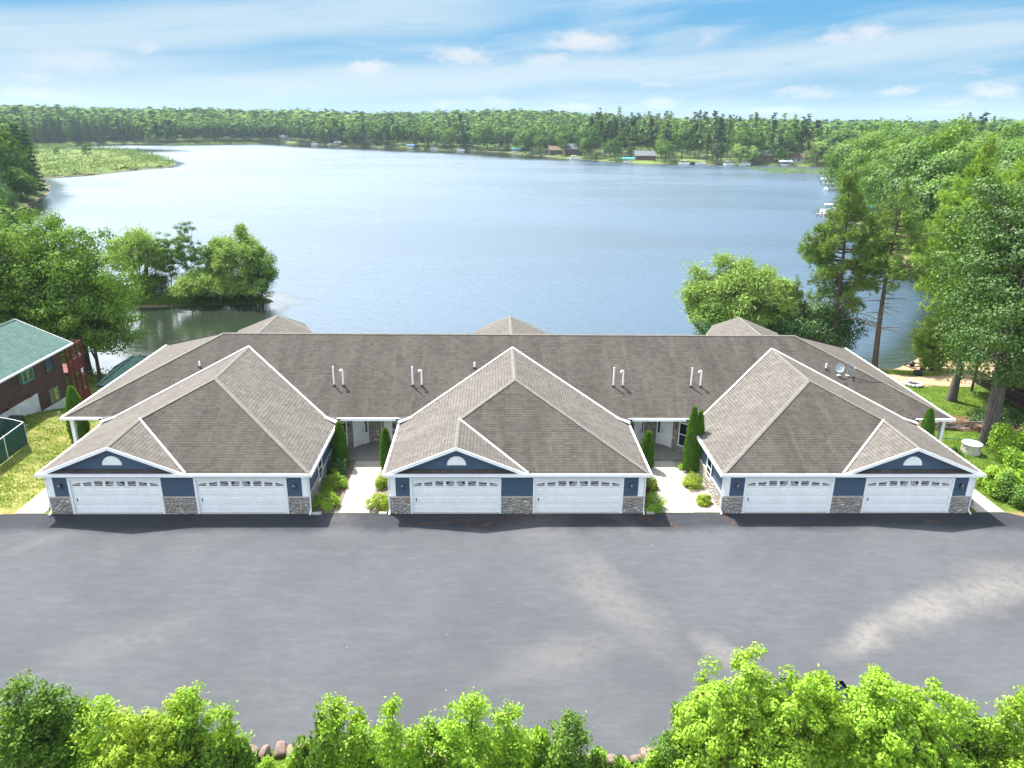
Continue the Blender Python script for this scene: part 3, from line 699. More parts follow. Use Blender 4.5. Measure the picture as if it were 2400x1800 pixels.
DW, DH = 5.08, 2.227; OFFS = (-5.988, 0.875)
def garage_door(c, a, k):
    """panelled white door with frame and eight sunburst windows; a = left edge"""
    fr = MB(); t = 0.12
    fr.box(c+a, c+a+t, -.035, .10, 0.0, DH, 'white_paint'); fr.box(c+a+DW-t, c+a+DW, -.035, .10, 0.0, DH, 'white_paint'); fr.box(c+a+t, c+a+DW-t, -.035, .10, DH-t, DH, 'white_paint')
    x0, x1 = c+a+t, c+a+DW-t; zt = DH-t; hp = (zt-0.03)/4; n = 8; pw = (x1-x0)/n
    d = MB(); d.box(x0, x1, .09, .13, 0.03, zt, 'door_white')
    for r in range(4):
        z0 = 0.03+r*hp
        d.box(x0, x1, .065, .09, z0+.012, z0+hp-.004, 'door_white')
        if r < 3:
            for i in range(n):
                xa = x0+i*pw+.07; xb = x0+(i+1)*pw-.07
                d.hexa([(xa, .066, z0+.09), (xb, .066, z0+.09), (xb, .066, z0+hp-.09), (xa, .066, z0+hp-.09)] +
                       [(xa+.035, .053, z0+.125), (xb-.035, .053, z0+.125), (xb-.035, .053, z0+hp-.125), (xa+.035, .053, z0+hp-.125)], 'door_white')
    door = bpart(d, 'garage_door', label=k)
    bchild(fr, 'door_frame', door)
    th = MB(); th.box(c+a+t, c+a+DW-t, -.05, .085, 0.005, .028, 'cap_stone'); bchild(th, 'threshold', door)
    hd = MB(); hd.box(x0+.18, x0+.23, .03, .064, .75, .95, 'dark_metal'); bchild(hd, 'handle', door)
    z0 = 0.03+3*hp+.12; H = .27
    def arch(x):
        u = abs(x-(x0+x1)/2)/((x1-x0)/2); return max(.03, H*math.sqrt(max(0, 1-(u*0.985)**2))) if u > .5 else H
    for i in range(n):
        xa = x0+i*pw+.085; xb = x0+(i+1)*pw-.085; w = MB()
        pts = [(xa, .058, z0), (xb, .058, z0)]+[(xb+(xa-xb)*j/5, .058, z0+arch(xb+(xa-xb)*j/5)) for j in range(6)]
        w.poly(pts, 'glass')
        wn = bchild(w, 'window', door)
        g = MB(); cxm = (x0+x1)/2
        g.box(xa, xb, .048, .0575, z0+.062, z0+.085, 'door_white')
        hh = min(arch(xa), arch(xb))
        if i in (3, 4):
            ox = cxm-.0 if False else (xb if i == 3 else xa)
            for an in (28, 52, 74):
                L = .34; ca, sa = math.cos(math.radians(an)), math.sin(math.radians(an)); sgn = -1 if i == 3 else 1
                ex = ox+sgn*ca*min(L, (xb-xa)/max(ca, .01)); ez = z0+.02+min(L*sa, H-.02)
                g.beam((ox, .052, z0+.01), (ex, .052, ez), .008, .026, 'door_white')
        elif i in (1, 2, 5, 6):
            g.beam((xa, .052, z0+.085+(.07 if i in (2, 6) else .12)), (xb, .052, z0+.085+(.12 if i in (2, 6) else .07)), .008, .022, 'door_white')
        bchild(g, 'window_grille', wn) if False else bchild(g, 'window_grille', door)
    return door

def lantern(c, x, y=-0.0, z=1.75):
    l = MB(); X = c+x
    l.box(X-.055, X+.055, y-.03, y, z-.10, z+.12, 'dark_metal')
    l.beam((X, y-.03, z+.08), (X, y-.15, z+.13), .02, .02, 'brass')
    l.lathe((X, y-.15, z-.19), [(.045, 0), (.06, .02), (.085, .20), (.10, .22), (.03, .32), (.012, .37)], 8, 'brass')
    o = bpart(l, 'wall_lantern')
    g = MB(); g.lathe((X, y-.15, z-.165), [(.052, 0), (.083, .165), (.08, .17)], 8, 'lamp_glass'); bchild(g, 'lamp_glass', o)

def downspout(x, y, z1=EV-.05, out=-1):
    d = MB(); w = .045
    d.tube([(x, y-.12, z1), (x, y-.02, z1-.18), (x, y, z1-.25), (x, y, .28), (x, y-.05, .16), (x, y-.30, .07)], .052, 6, 'white_metal')
    bpart(d, 'downspout')

def garage(cx, m, words):
    """m=+1: gable left of centre; m=-1: gable right"""
    G = -3.377*m; hg = W-3.377; zg = EV+PIT*hg; zr = EV+PIT*W; F = -OF
    yb = YE-OF+W-0.05; yb = YE + (zr-EM)/PIT
    X = lambda x: cx+x
    r = MB(); s = -m          # side of the gable
    # coordinates are written for a gable on the left and mirrored by m
    def P(x, y, z): return (cx+x*m, y, z)
    g = -3.377; e2 = g+hg
    faces = [[P(-W, F, EV), P(g, F, zg), P(g, F+hg, zg), P(0, F+W, zr), P(0, yb, zr), P(-W, YE+.35, EV)],
             [P(g, F, zg), P(e2, F, EV), P(g, F+hg, zg)],
             [P(e2, F, EV), P(W, F, EV), P(0, F+W, zr), P(g, F+hg, zg)],
             [P(W, F, EV), P(W, YE+.35, EV), P(0, yb, zr), P(0, F+W, zr)]]
    # the left slope is one plane: split into clean convex pieces
    faces[0:1] = [[P(-W, F, EV), P(g, F, zg), P(g, F+hg, zg), P(-W, F+hg, EV)], [P(-W, F+hg, EV), P(g, F+hg, zg), P(0, F+W, zr), P(-W, F+W, EV)],
                  [P(-W, F+W, EV), P(0, F+W, zr), P(0, yb, zr), P(-W, YE+.35, EV)] if YE+.35 > F+W else [P(-W, F+W, EV), P(0, F+W, zr), P(0, yb, zr)]]
    if m < 0: faces = [list(reversed(f)) for f in faces]
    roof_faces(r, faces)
    ro = bpart(r, 'roof', label='hipped shingle roof of the %s double garage with a small front gable' % words)
    c = MB()
    for a, b in ((P(0, F+W, zr), P(0, yb, zr)), (P(g, F, zg), P(g, F+hg, zg)), (P(g, F+hg, zg), P(0, F+W, zr)), (P(W, F, EV), P(0, F+W, zr))): cap(c, a, b)
    bchild(c, 'ridge_cap', ro)
    v = MB()
    # the valleys where the garage roof meets the main roof, from the ridge down to the main eave
    zv = EM+0.0; yv = YE; xv = W-(zv-EV)/PIT
    for sx in (-1, 1): v = MB(); valley(v, (cx+sx*xv, yv, zv+.01), (cx, yb, zr+.01)); bchild(v, 'valley_flashing', ro)
    v = MB(); valley(v, P(e2, F+.02, EV+.01), P(g, F+hg, zg+.01))
    bchild(v, 'valley_flashing', ro)
    for sx in (-1, 1):   # crumpled metal pans at the foot of the valleys
        pn = MB()
        a = Vector((cx+sx*xv, yv-.02, zv+.03))
        pn.hexa([a+Vector(q) for q in ((-.1*sx, -.1, 0), (.75*sx, -.55, -.22), (.80*sx, -.25, -.2), (0, .1, 0), (-.1*sx, -.1, .05), (.75*sx, -.55, -.15), (.80*sx, -.22, -.12), (0, .1, .06))], 'flashing')
        pn.hexa([a+Vector(q) for q in ((.12*sx, -.02, -.1), (.95*sx, -.22, -.16), (1.0*sx, .02, -.12), (.1*sx, .14, -.1), (.12*sx, -.02, .02), (.95*sx, -.22, -.05), (1.0*sx, .02, -.02), (.1*sx, .14, .03))], 'dark_metal')
        bchild(pn, 'flashing_pan', ro)
    # fascia, gutters, rake boards
    q = MB()
    q.box(cx-W-.02, cx+W+.02, F-.12, F-.005, EV-.15, EV+.012, 'white_metal')
    q.box(cx-W-.12, cx-W-.005, F-.12, YE+.1, EV-.15, EV+.012, 'white_metal'); q.box(cx+W+.005, cx+W+.12, F-.12, YE+.1, EV-.15, EV+.012, 'white_metal')
    q.box(cx-W+.01, cx+W-.01, F+.01, 0.0, EV-.17, EV-.11, 'white_paint')
    q.box(cx-W+.01, cx-HW-.01, .003, YE+.3, EV-.17, EV-.11, 'white_paint'); q.box(cx+HW+.01, cx+W-.01, .003, YE+.3, EV-.17, EV-.11, 'white_paint')
    for sx in (-1, 1):            # gutter hangers across the side gutters
        for k in range(10):
            y = .3+k*.72; x = cx+sx*(W+.03); q.box(x-.10, x+.10, y, y+.03, EV+.02, EV+.035, 'dark_metal')
    bpart(q, 'gutter')
    k = MB()
    for (xa, za, xb, zb) in ((g-hg, EV, g, zg), (e2, EV, g, zg)):
        a = P(xa, F-.03, za-.05); b = P(xb, F-.03, zb-.05)
        k.hexa([(a[0], F-.05, a[2]-.14), (b[0], F-.05, b[2]-.14), (b[0], F-.004, b[2]-.14), (a[0], F-.004, a[2]-.14), (a[0], F-.05, a[2]+.055), (b[0], F-.05, b[2]+.055), (b[0], F-.004, b[2]+.055), (a[0], F-.004, a[2]+.055)], 'white_paint')
    bpart(k, 'rake_board')
    # gable wall set back above a little shingled skirt
    pw = MB(); yy = F+.28; y2 = F+.36
    pts = [(g-hg+.25, EV+.10), (e2-.25, EV+.10), (g, zg-.06)]
    fp = [P(x, yy, z) for x, z in pts]; bp = [P(x, y2, z) for x, z in pts]
    pw.poly(fp if m > 0 else fp[::-1], 'navy_siding')
    pw.poly(bp[::-1] if m > 0 else bp, 'navy_siding')
    gw = bpart(pw, 'gable_wall')
    sk = MB()
    sk.poly([(cx+(g-hg+.15)*m, F+.0, EV+.02), (cx+(e2-.15)*m, F+.0, EV+.02), (cx+(e2-.45)*m, yy-.004, EV+.17), (cx+(g-hg+.45)*m, yy-.004, EV+.17)][::m], 'shingle')
    bchild(sk, 'shingle_skirt', gw)
    vt = MB(); R = .53; zc = EV+.42; n = 18
    arc = [(R*math.cos(math.pi*i/n), R*math.sin(math.pi*i/n)) for i in range(n+1)]
    xc = cx+g*m
    for i in range(n):
        (a, b), (c_, d) = arc[i], arc[i+1]
        vt.hexa([(xc, yy-.05, zc), (xc+a, yy-.05, zc+b), (xc+c_, yy-.05, zc+d), (xc, yy-.04, zc)] + [(xc, yy-.012, zc), (xc+a, yy-.012, zc+b), (xc+c_, yy-.012, zc+d), (xc, yy-.012, zc)], 'white_paint') if False else None
        vt.poly([(xc, yy-.05, zc), (xc+c_, yy-.05, zc+d), (xc+a, yy-.05, zc+b)][::-1], 'white_paint')
        vt.poly([(xc+a, yy-.05, zc+b), (xc+c_, yy-.05, zc+d), (xc+c_, yy-.002, zc+d), (xc+a, yy-.002, zc+b)][::-1], 'white_paint')
    for j in range(5):
        z = zc+.06+j*.085; hx = math.sqrt(max(0, (R-.07)**2-(z-zc)**2))
        vt.box(xc-hx, xc+hx, yy-.075, yy-.051, z, z+.03, 'white_paint')
    bchild(vt, 'gable_vent', gw)
    # walls: stone below, siding above
    holes = sorted((min(o*m, (o+DW)*m), max(o*m, (o+DW)*m), DH) for o in OFFS)
    zs = 1.02
    H = [(cx+a, cx+b, h) for a, b, h in holes]
    x = cx-HW-.05
    for i, (a, b, h) in enumerate(H+[(cx+HW+.05, 0, 0)]):   # three stone piers between the doors, with the side walls joined to the outer two
        st = MB(); cs = MB(); st.box(x, a, -.05, .22, 0.0, zs, 'field_stone')
        cs.box(x-(.04 if i == 0 else 0), a+(.04 if i == 2 else 0), -.09, .2, zs+.002, zs+.065, 'cap_stone')
        if i != 1:
            sx = -1 if i == 0 else 1
            xa, xb = sorted((cx+sx*(HW+.05), cx+sx*(HW-.2))); st.box(xa, xb, .22, 8.2, 0.0, zs, 'field_stone')
            xa, xb = sorted((cx+sx*(HW+.09), cx+sx*(HW-.2))); cs.box(xa, xb, .2, 8.2, zs+.002, zs+.065, 'cap_stone')
        sto = bpart(st, 'stone_wainscot'); bchild(cs, 'stone_cap', sto)
        x = b
    sd = MB()
    wall_opening(sd, cx-HW, cx+HW, zs+.067, EV-.175, H, 0.0, .22, 'navy_siding')
    for sx in (-1, 1):
        xa, xb = sorted((cx+sx*HW, cx+sx*(HW-.2))); sd.box(xa, xb, .222, 8.2, zs+.067, EV-.175, 'navy_siding')
    bpart(sd, 'wall', label='navy lap siding of the %s garage' % words)
    for sx in (-1, 1):
        tr = MB()
        xa, xb = sorted((cx+sx*(HW+.025), cx+sx*(HW-.28))); tr.box(xa, xb, -.025, -.002, zs+.07, EV-.178, 'white_paint')
        xa, xb = sorted((cx+sx*(HW+.025), cx+sx*(HW+.002))); tr.box(xa, xb, -.002, .14, zs+.07, EV-.178, 'white_paint')
        bpart(tr, 'corner_trim'); tr = MB()
        xa, xb = sorted((cx+sx*(HW+.025), cx+sx*(HW+.002))); tr.box(xa, xb, 7.6, 7.75, zs+.07, EV-.178, 'white_paint'); bpart(tr, 'corner_trim')
    names = {(1): 'left', (-1): 'right'}
    for i, o in enumerate(OFFS):
        a = o if m > 0 else -(o+DW)
        garage_door(cx, a, 'white sunburst-windowed door in the %s half of the %s garage' % ('left' if a < 0 and abs(a) > 3 else 'right', words))
    lantern(cx, -HW+.68); lantern(cx, HW-.68)
    for sx in (-1, 1):
        downspout(cx+sx*(HW+.10), .02)
        # side window of the garage, high in the siding and cutting the stone
        w = MB(); x = cx+sx*(HW+.052); xa, xb = sorted((x, x+sx*.03)); y0, y1, z0, z1 = 2.55, 3.35, .80, 2.05
        w.box(xa, xb, y0-.1, y0, z0-.1, z1+.1, 'white_paint'); w.box(xa, xb, y1, y1+.1, z0-.1, z1+.1, 'white_paint')
        w.box(xa, xb, y0, y1, z1, z1+.1, 'white_paint'); w.box(xa, xb, y0, y1, z0-.1, z0, 'white_paint')
        w.box(xa, xb, y0, y1, (z0+z1)/2-.02, (z0+z1)/2+.02, 'white_paint')
        wo = bpart(w, 'window')
        gl = MB(); xa, xb = sorted((x-.02*sx, x+sx*.012)); gl.box(xa, xb, y0+.002, y1-.002, z0+.002, (z0+z1)/2-.022, 'glass'); gl.box(xa, xb, y0+.002, y1-.002, (z0+z1)/2+.022, z1-.002, 'glass'); bchild(gl, 'pane', wo)
garage(-SP, 1, 'left'); garage(0, 1, 'middle'); garage(SP, -1, 'right')

# entry recesses: two angled doors either side of a stone pier
def recess(c, words):
    slab = MB(); slab.box(c-2.3, c+2.3, 6.83, 10.1, 0.02, .16, 'slab'); bpart(slab, 'entry_slab')
    z1 = 2.66; zb = .162
    for s in (-1, 1):
        pt = lambda x, y: (c+s*x, y)
        A, B, C_, D, E = pt(2.30, 7.55), pt(1.30, 8.55), pt(.66, 9.20), pt(.40, 9.46), pt(.40, 9.62)
        def seg(mb, a, b, t0, t1, za, zb_, mat):
            if s < 0: mb.obox(a, b, t0, t1, za, zb_, mat)
            else: mb.obox(b, a, t0, t1, za, zb_, mat)
        st = MB(); seg(st, A, B, 0, .2, zb, z1, 'field_stone'); bpart(st, 'entry_wall')
        hd = MB(); seg(hd, B, D, .02, .2, 2.32, z1, 'white_paint'); bpart(hd, 'door_header')
        b2 = Vector(B); c2 = Vector(C_); u = (c2-b2).normalized()
        fr = MB(); dr = MB(); gl = MB()
        w0, w1 = b2+u*.10, c2-u*.03
        seg(dr, tuple(w0), tuple(w1), .05, .10, zb+.02, 2.22, 'door_white')
        for (f0, f1, za, zc) in ((.12, .46, .35, 1.0), (.54, .88, .35, 1.0), (.12, .46, 1.1, 1.95), (.54, .88, 1.1, 1.95)):
            pa = w0.lerp(w1, f0); pb = w0.lerp(w1, f1); seg(dr, tuple(pa), tuple(pb), .035, .052, zb+za, zb+zc, 'door_white')
        do = bpart(dr, 'entry_door')
        seg(fr, B, tuple(w0), 0.0, .14, zb, 2.32, 'white_paint'); seg(fr, tuple(w0), tuple(w1), 0.0, .14, 2.222, 2.32, 'white_paint')
        seg(fr, tuple(w1), tuple(w1+u*.07), 0, .14, zb, 2.32, 'white_paint')
        d2 = Vector(D); s0 = w1+u*.07
        seg(fr, tuple(s0), D, .02, .12, zb, .95, 'white_paint'); seg(fr, tuple(d2-u*.10), D, .02, .12, .95, 2.32, 'white_paint'); seg(fr, tuple(s0), tuple(s0+u*.05), .02, .12, .95, 2.32, 'white_paint')
        bchild(fr, 'door_frame', do)
        seg(gl, tuple(s0+u*.052), tuple(d2-u*.102), .06, .09, .952, 2.30, 'glass'); bchild(gl, 'sidelight', do)
        kn = MB(); kp = w0.lerp(w1, .90); nrm = Vector((-u.y, u.x))*(1 if s < 0 else -1)
        for z in (1.12, 1.30): kn.lathe((kp.x-nrm.x*.02*0+0, kp.y-.0, z), [(.0, 0), (.035, .01), (.035, .06), (0, .07)], 8, 'dark_metal')
        for i in range(len(kn.v)): kn.v[i] = (kn.v[i][0], kn.v[i][1]-.05, kn.v[i][2])
        bchild(kn, 'handle', do)
        # narrow window in the stone next to the door
        a2 = Vector(A); v = (b2-a2).normalized(); wn = MB()
        p0, p1 = a2+v*.28, a2+v*.86
        seg(wn, tuple(p0-v*.08), tuple(p0), -.03, .02, .55, 2.25, 'white_paint'); seg(wn, tuple(p1), tuple(p1+v*.08), -.03, .02, .55, 2.25, 'white_paint')
        seg(wn, tuple(p0), tuple(p1), -.03, .02, 2.17, 2.25, 'white_paint'); seg(wn, tuple(p0), tuple(p1), -.03, .02, .55, .63, 'white_paint'); seg(wn, tuple(p0), tuple(p1), -.025, .02, 1.38, 1.43, 'white_paint')
        wo = bpart(wn, 'window'); gp = MB(); seg(gp, tuple(p0), tuple(p1), -.012, .0, .632, 1.378, 'glass'); seg(gp, tuple(p0), tuple(p1), -.012, .0, 1.432, 2.168, 'glass'); bchild(gp, 'pane', wo)
        lp = MB(); q = b2-v*.22; lp.lathe((q.x+0, q.y-.12, 1.70), [(.03, 0), (.06, .03), (.08, .22), (.09, .24), (.02, .34)], 8, 'brass'); lp.box(q.x-.03, q.x+.03, q.y-.12, q.y+.1, 1.97, 2.01, 'brass'); bpart(lp, 'wall_lantern')
    pr = MB(); pr.box(c-.40, c+.40, 9.50, 9.75, zb, z1, 'field_stone'); bpart(pr, 'stone_pier')
recess(-9.36, 'left'); recess(9.36, 'right')

# pipes and dishes on the roof
def roofz(y): return EM+PIT*(y-YE)
def pipe(x, y, h, hook=False, r=.055):
    z = roofz(y); p = MB()
    pts = [(x, y, z-.05), (x, y, z+h)]
    if hook: pts = [(x, y, z-.05), (x, y, z+h-.1), (x-.03, y, z+h), (x-.11, y, z+h+.03), (x-.17, y, z+h-.03), (x-.18, y, z+h-.12)]
    p.tube(pts, r, 8, 'pvc'); o = bpart(p, 'vent_pipe', label='white roof vent pipe with a hooked top' if hook else 'straight white roof vent pipe')
    b = MB(); b.lathe((x, y, z-.04), [(.13, -.02), (.12, .05), (.075, .14), (.06, .14)], 10, 'dark_metal'); bchild(b, 'pipe_boot', o)
for (xa, xb) in ((-12.04, -11.42), (-6.78, -6.17), (6.76, 7.40), (12.04, 12.68)):
    pipe(xa, 10.12, 1.36); pipe(xb, 10.12, 1.12, True)
for x in (-21.51, -2.67, 21.93): pipe(x, 11.85, .42, False, .06)
def dish(x, y, face):
    z = roofz(y); o_ = MB()
    o_.box(x-.12, x+.12, y-.15, y+.15, z-.02, z+.05, 'dish_grey')
    o_.tube([(x, y, z), (x, y+.02, z+.42)], .025, 8, 'dish_grey')
    base = bpart(o_, 'satellite_dish')
    n = Vector(face).normalized(); u = n.cross(Vector((0, 0, 1))).normalized(); v = u.cross(n)
    c = Vector((x, y+.02, z+.55)); d = MB(); ring = 18; prev = None
    for k, r in enumerate((0.0, .11, .21, .27, .30)):
        cur = []
        for j in range(ring):
            t = 2*math.pi*j/ring; cur.append(c+(u*math.cos(t)+v*math.sin(t)*1.12)*r+n*(.9*r*r))
        if prev:
            for j in range(ring):
                f = [prev[j], prev[(j+1) % ring], cur[(j+1) % ring], cur[j]]
                d.poly(f, 'dish_grey'); d.poly([q-n*.012 for q in reversed(f)], 'dish_grey')
        prev = cur
    bchild(d, 'reflector', base)
    a = MB(); tip = c+n*.42-v*.12; a.beam(c-v*.36, tip, .025, .025, 'dish_grey'); a.box(tip.x-.05, tip.x+.05, tip.y-.05, tip.y+.05, tip.z-.03, tip.z+.06, 'dish_grey'); bchild(a, 'feed_arm', base)
dish(22.62, 11.25, (-.25, -.9, .45)); dish(23.22, 11.22, (.75, -.55, .4))
cb = MB(); cb.tube([(23.3, 11.15, roofz(11.15)+.03), (24.5, 10.6, roofz(10.6)+.03), (25.9, 10.5, roofz(10.5)+.03), (26.6, 10.2, EM+PIT*(LM-26.6)+.03)], .015, 5, 'dark_metal'); bpart(cb, 'dish_cable')

# ------------------------------------------------------------------ foliage generators
def rand_unit(rng, n):
    v = rng.normal(size=(n, 3)); return v/np.linalg.norm(v, axis=1)[:, None]
def leaf_quads(rng, C, N, L, Wd, var=0.35):
    """diamond leaves at C with normals N"""
    n = len(C); N = N/np.linalg.norm(N, axis=1)[:, None]
    t = np.cross(N, rand_unit(rng, n)); t /= np.linalg.norm(t, axis=1)[:, None]+1e-9; b = np.cross(N, t)
    s = (1+rng.uniform(-var, var, n))[:, None]
    a = t*L*0.5*s; w = b*Wd*0.5*s; up = N*L*0.08*s
    V = np.stack([C-a, C+w+up, C+a, C-w+up], 1).reshape(-1, 3)
    return V, np.arange(n*4).reshape(n, 4)
def strand_quads(rng, C, D, L, Wd):
    """thin quads along direction D (needles, willow strands)"""
    n = len(C); D = D/np.linalg.norm(D, axis=1)[:, None]
    s = np.cross(D, rand_unit(rng, n)); s /= np.linalg.norm(s, axis=1)[:, None]+1e-9
    l = L*rng.uniform(.6, 1.25, n)[:, None]; w = s*Wd*0.5
    V = np.stack([C-w, C+w, C+D*l+w*.3, C+D*l-w*.3], 1).reshape(-1, 3)
    return V, np.arange(n*4).reshape(n, 4)
class Foli:
    def __init__(s): s.V = []; s.Q = []; s.M = []; s.n = 0
    def add(s, VQ, mi=0):
        V, Q = VQ; s.V.append(V); s.Q.append(Q+s.n); s.M.append(np.full(len(Q), mi)); s.n += len(V)
    def tube(s, pts, rad, k=5, mi=0):
        pts = np.asarray(pts, float); rad = np.broadcast_to(rad, len(pts)); m_ = len(pts)
        d = np.gradient(pts, axis=0); d /= np.linalg.norm(d, axis=1)[:, None]+1e-9
        ax = np.where(np.abs(d[:, :1]) < .8, np.array([[1., 0, 0]]), np.array([[0, 1., 0]]))
        u = np.cross(d, ax); u /= np.linalg.norm(u, axis=1)[:, None]; w = np.cross(d, u)
        t = np.linspace(0, 2*np.pi, k, endpoint=False)
        V = pts[:, None]+(u[:, None]*np.cos(t)[None, :, None]+w[:, None]*np.sin(t)[None, :, None])*rad[:, None, None]
        i = np.arange(m_-1)[:, None]*k; j = np.arange(k)[None]
        Q = np.stack([i+j, i+(j+1) % k, i+k+(j+1) % k, i+k+j], -1).reshape(-1, 4)
        s.add((V.reshape(-1, 3), Q), mi)
    def mesh(s, name, mats, smooth=False): return np_mesh(name, np.concatenate(s.V), np.concatenate(s.Q), mats, np.concatenate(s.M), smooth)

def limb(a, b, rng, bend=.12, n=5):
    a = np.asarray(a, float); b = np.asarray(b, float); L = np.linalg.norm(b-a); t = np.linspace(0, 1, n)[:, None]
    off = rng.normal(size=3)*L*bend; off[2] = abs(off[2])*.4
    return a+(b-a)*t+off*np.sin(np.pi*t)

def broadleaf(seed, H, R, leaf, nleaf, ncl, trunk=0.25, base=0.28, crown_h=None, lump=.22, top=1.0, droop=0, mats=('leaf_mid', 'bark'), forks=6, rc=None, lean=(0, 0), flat=.65):
    """returns (crown Foli, trunk Foli). H height, R crown radius, base = crown start as part of H"""
    rng = np.random.default_rng(seed); T = Foli(); C = Foli()
    cz = H*(base+1)/2; rz = H*(1-base)/2; ctr = np.array([lean[0], lean[1], cz])
    ph = rng.uniform(0, 6.28, 6); ncl = int(ncl*1.45); nleaf = int(nleaf*1.15); leaf *= .86
    u = rand_unit(rng, ncl*3); u = u[u[:, 2] > -.85]
    az = np.arctan2(u[:, 1], u[:, 0]); k = 1+lump*(np.sin(2*az+ph[0]+2.3*u[:, 2])*.6+np.sin(3*az+ph[1]-3*u[:, 2])*.55+np.sin(5*az+ph[2]+5*u[:, 2])*.45)
    r = (rng.uniform(0.12, 1.0, len(u))**.42)*k
    wz = np.where(u[:, 2] > 0, 1-(1-top)*u[:, 2], 1.0)
    cl = ctr+u*np.array([R, R, rz])*(r*wz)[:, None]; cl = cl[:ncl]; u = u[:ncl]
    cl[:, 2] = np.minimum(cl[:, 2], H*(.97+.03*rng.uniform(size=len(cl))))
    rc = rc or R*.17
    # trunk and limbs
    tz = H*min(.85, base+.45); tp = limb((0, 0, 0), (lean[0]*.18, lean[1]*.18, tz), rng, .025, 7)
    T.tube(tp, np.linspace(trunk, trunk*.35, 7)*np.array([1.25, 1, 1, 1, 1, 1, 1]), 8)
    nodes = [tp[i] for i in range(2, 7)]
    for i in range(forks):
        a = tp[2+int(rng.integers(0, 4))]; th = i*2.4+ph[0]; el = rng.uniform(.3, .9)
        b = ctr+np.array([math.cos(th)*R*.62, math.sin(th)*R*.62, rz*(el-.45)])
        b[2] = max(b[2], a[2]+.1*H)
        lp = limb(a, b, rng, .1, 6); T.tube(lp, np.linspace(trunk*.5, trunk*.14, 6), 6); nodes += list(lp[2:])
    nodes = np.array(nodes)
    for c in cl[::2 if ncl > 60 else 1]:
        below = nodes[nodes[:, 2] < c[2]+.3] if (nodes[:, 2] < c[2]+.3).any() else nodes
        a = below[np.argmin(np.linalg.norm(below-c, axis=1))]
        T.tube(limb(a, c, rng, .08, 4), np.linspace(trunk*.14, trunk*.03, 4), 3)
    per = max(1, nleaf//len(cl)); idx = np.repeat(np.arange(len(cl)), per)
    g = rng.normal(size=(len(idx), 3)); g /= np.maximum(1, np.linalg.norm(g, axis=1)/1.9)[:, None]
    sc = rng.uniform(.7, 1.3, len(cl))[idx][:, None]
    Pn = cl[idx]+g*np.array([rc, rc, rc*flat])*sc*.66
    gn = g/(np.linalg.norm(g, axis=1)[:, None]+1e-6); N = u[idx]*.45+gn*1.0+rng.normal(size=(len(idx), 3))*.38+np.array([0, 0, .30])
    C.add(leaf_quads(rng, Pn, N, leaf, leaf*.62))
    return C, T

def sapling(seed, H, R, nleaf, leaf, trunk=.06, nb=34, b0=.10, leaders=2):
    """young tree: ascending branches with leaves strung along them, ragged pointed tops"""
    rng = np.random.default_rng(seed); T = Foli(); C = Foli(); B = []
    for q in range(leaders):
        off = np.array([rng.normal()*R*.38, rng.normal()*R*.25, 0])*(q > 0); h = H*(1 if q == 0 else rng.uniform(.72, .93))
        tp = limb((0, 0, 0), (off[0], off[1], h), rng, .02, 9); T.tube(tp, np.linspace(trunk*(1 if q == 0 else .6), .008, 9), 6)
        for i in range(nb if q == 0 else nb//2):
            f = b0+(1-b0)*(i+rng.uniform(0, 1))/(nb if q == 0 else nb//2); f = min(f, .97)
            a = np.array([np.interp(f*h, tp[:, 2], tp[:, k]) for k in range(3)]); th = rng.uniform(0, 6.283)
            L = R*(.16+1.25*(1-f)**.55)*rng.uniform(.45, 1.15); el = rng.uniform(.10, .80)+.30*f
            b = a+np.array([math.cos(th)*L*math.cos(el), math.sin(th)*L*math.cos(el), L*math.sin(el)]); lp = limb(a, b, rng, .08, 5)
            T.tube(lp, np.linspace(trunk*.28, .004, 5), 3); B.append((lp, L))
            for s_ in range(2):
                k = rng.uniform(.35, .8); c = lp[0]+(lp[4]-lp[0])*k; d = rand_unit(rng, 1)[0]*L*.38; d[2] = abs(d[2]); l2 = limb(c, c+d, rng, .1, 5); B.append((l2, L*.45))
    LL = np.array([l for _, l in B]); bi = rng.choice(len(B), nleaf, p=LL/LL.sum()); t = rng.uniform(.12, 1.03, nleaf)**.75*3.999; k = np.minimum(3, t.astype(int)); A = np.array([l for l, _ in B])
    Pn = A[bi, k]+(A[bi, k+1]-A[bi, k])*(t-k)[:, None]+rng.normal(size=(nleaf, 3))*np.array([.11, .11, .08])
    N = rng.normal(size=(nleaf, 3))*.6+np.array([0, -.15, .75]); C.add(leaf_quads(rng, Pn, N, leaf, leaf*.6)); return C, T

def fork(CT, H, r, dx, dy):
    CT[1].tube(limb((dx*.3, dy*.3, 0), (dx, dy, H*.45), np.random.default_rng(2), .03, 7), np.linspace(r*1.15, r*.35, 7), 8); return CT

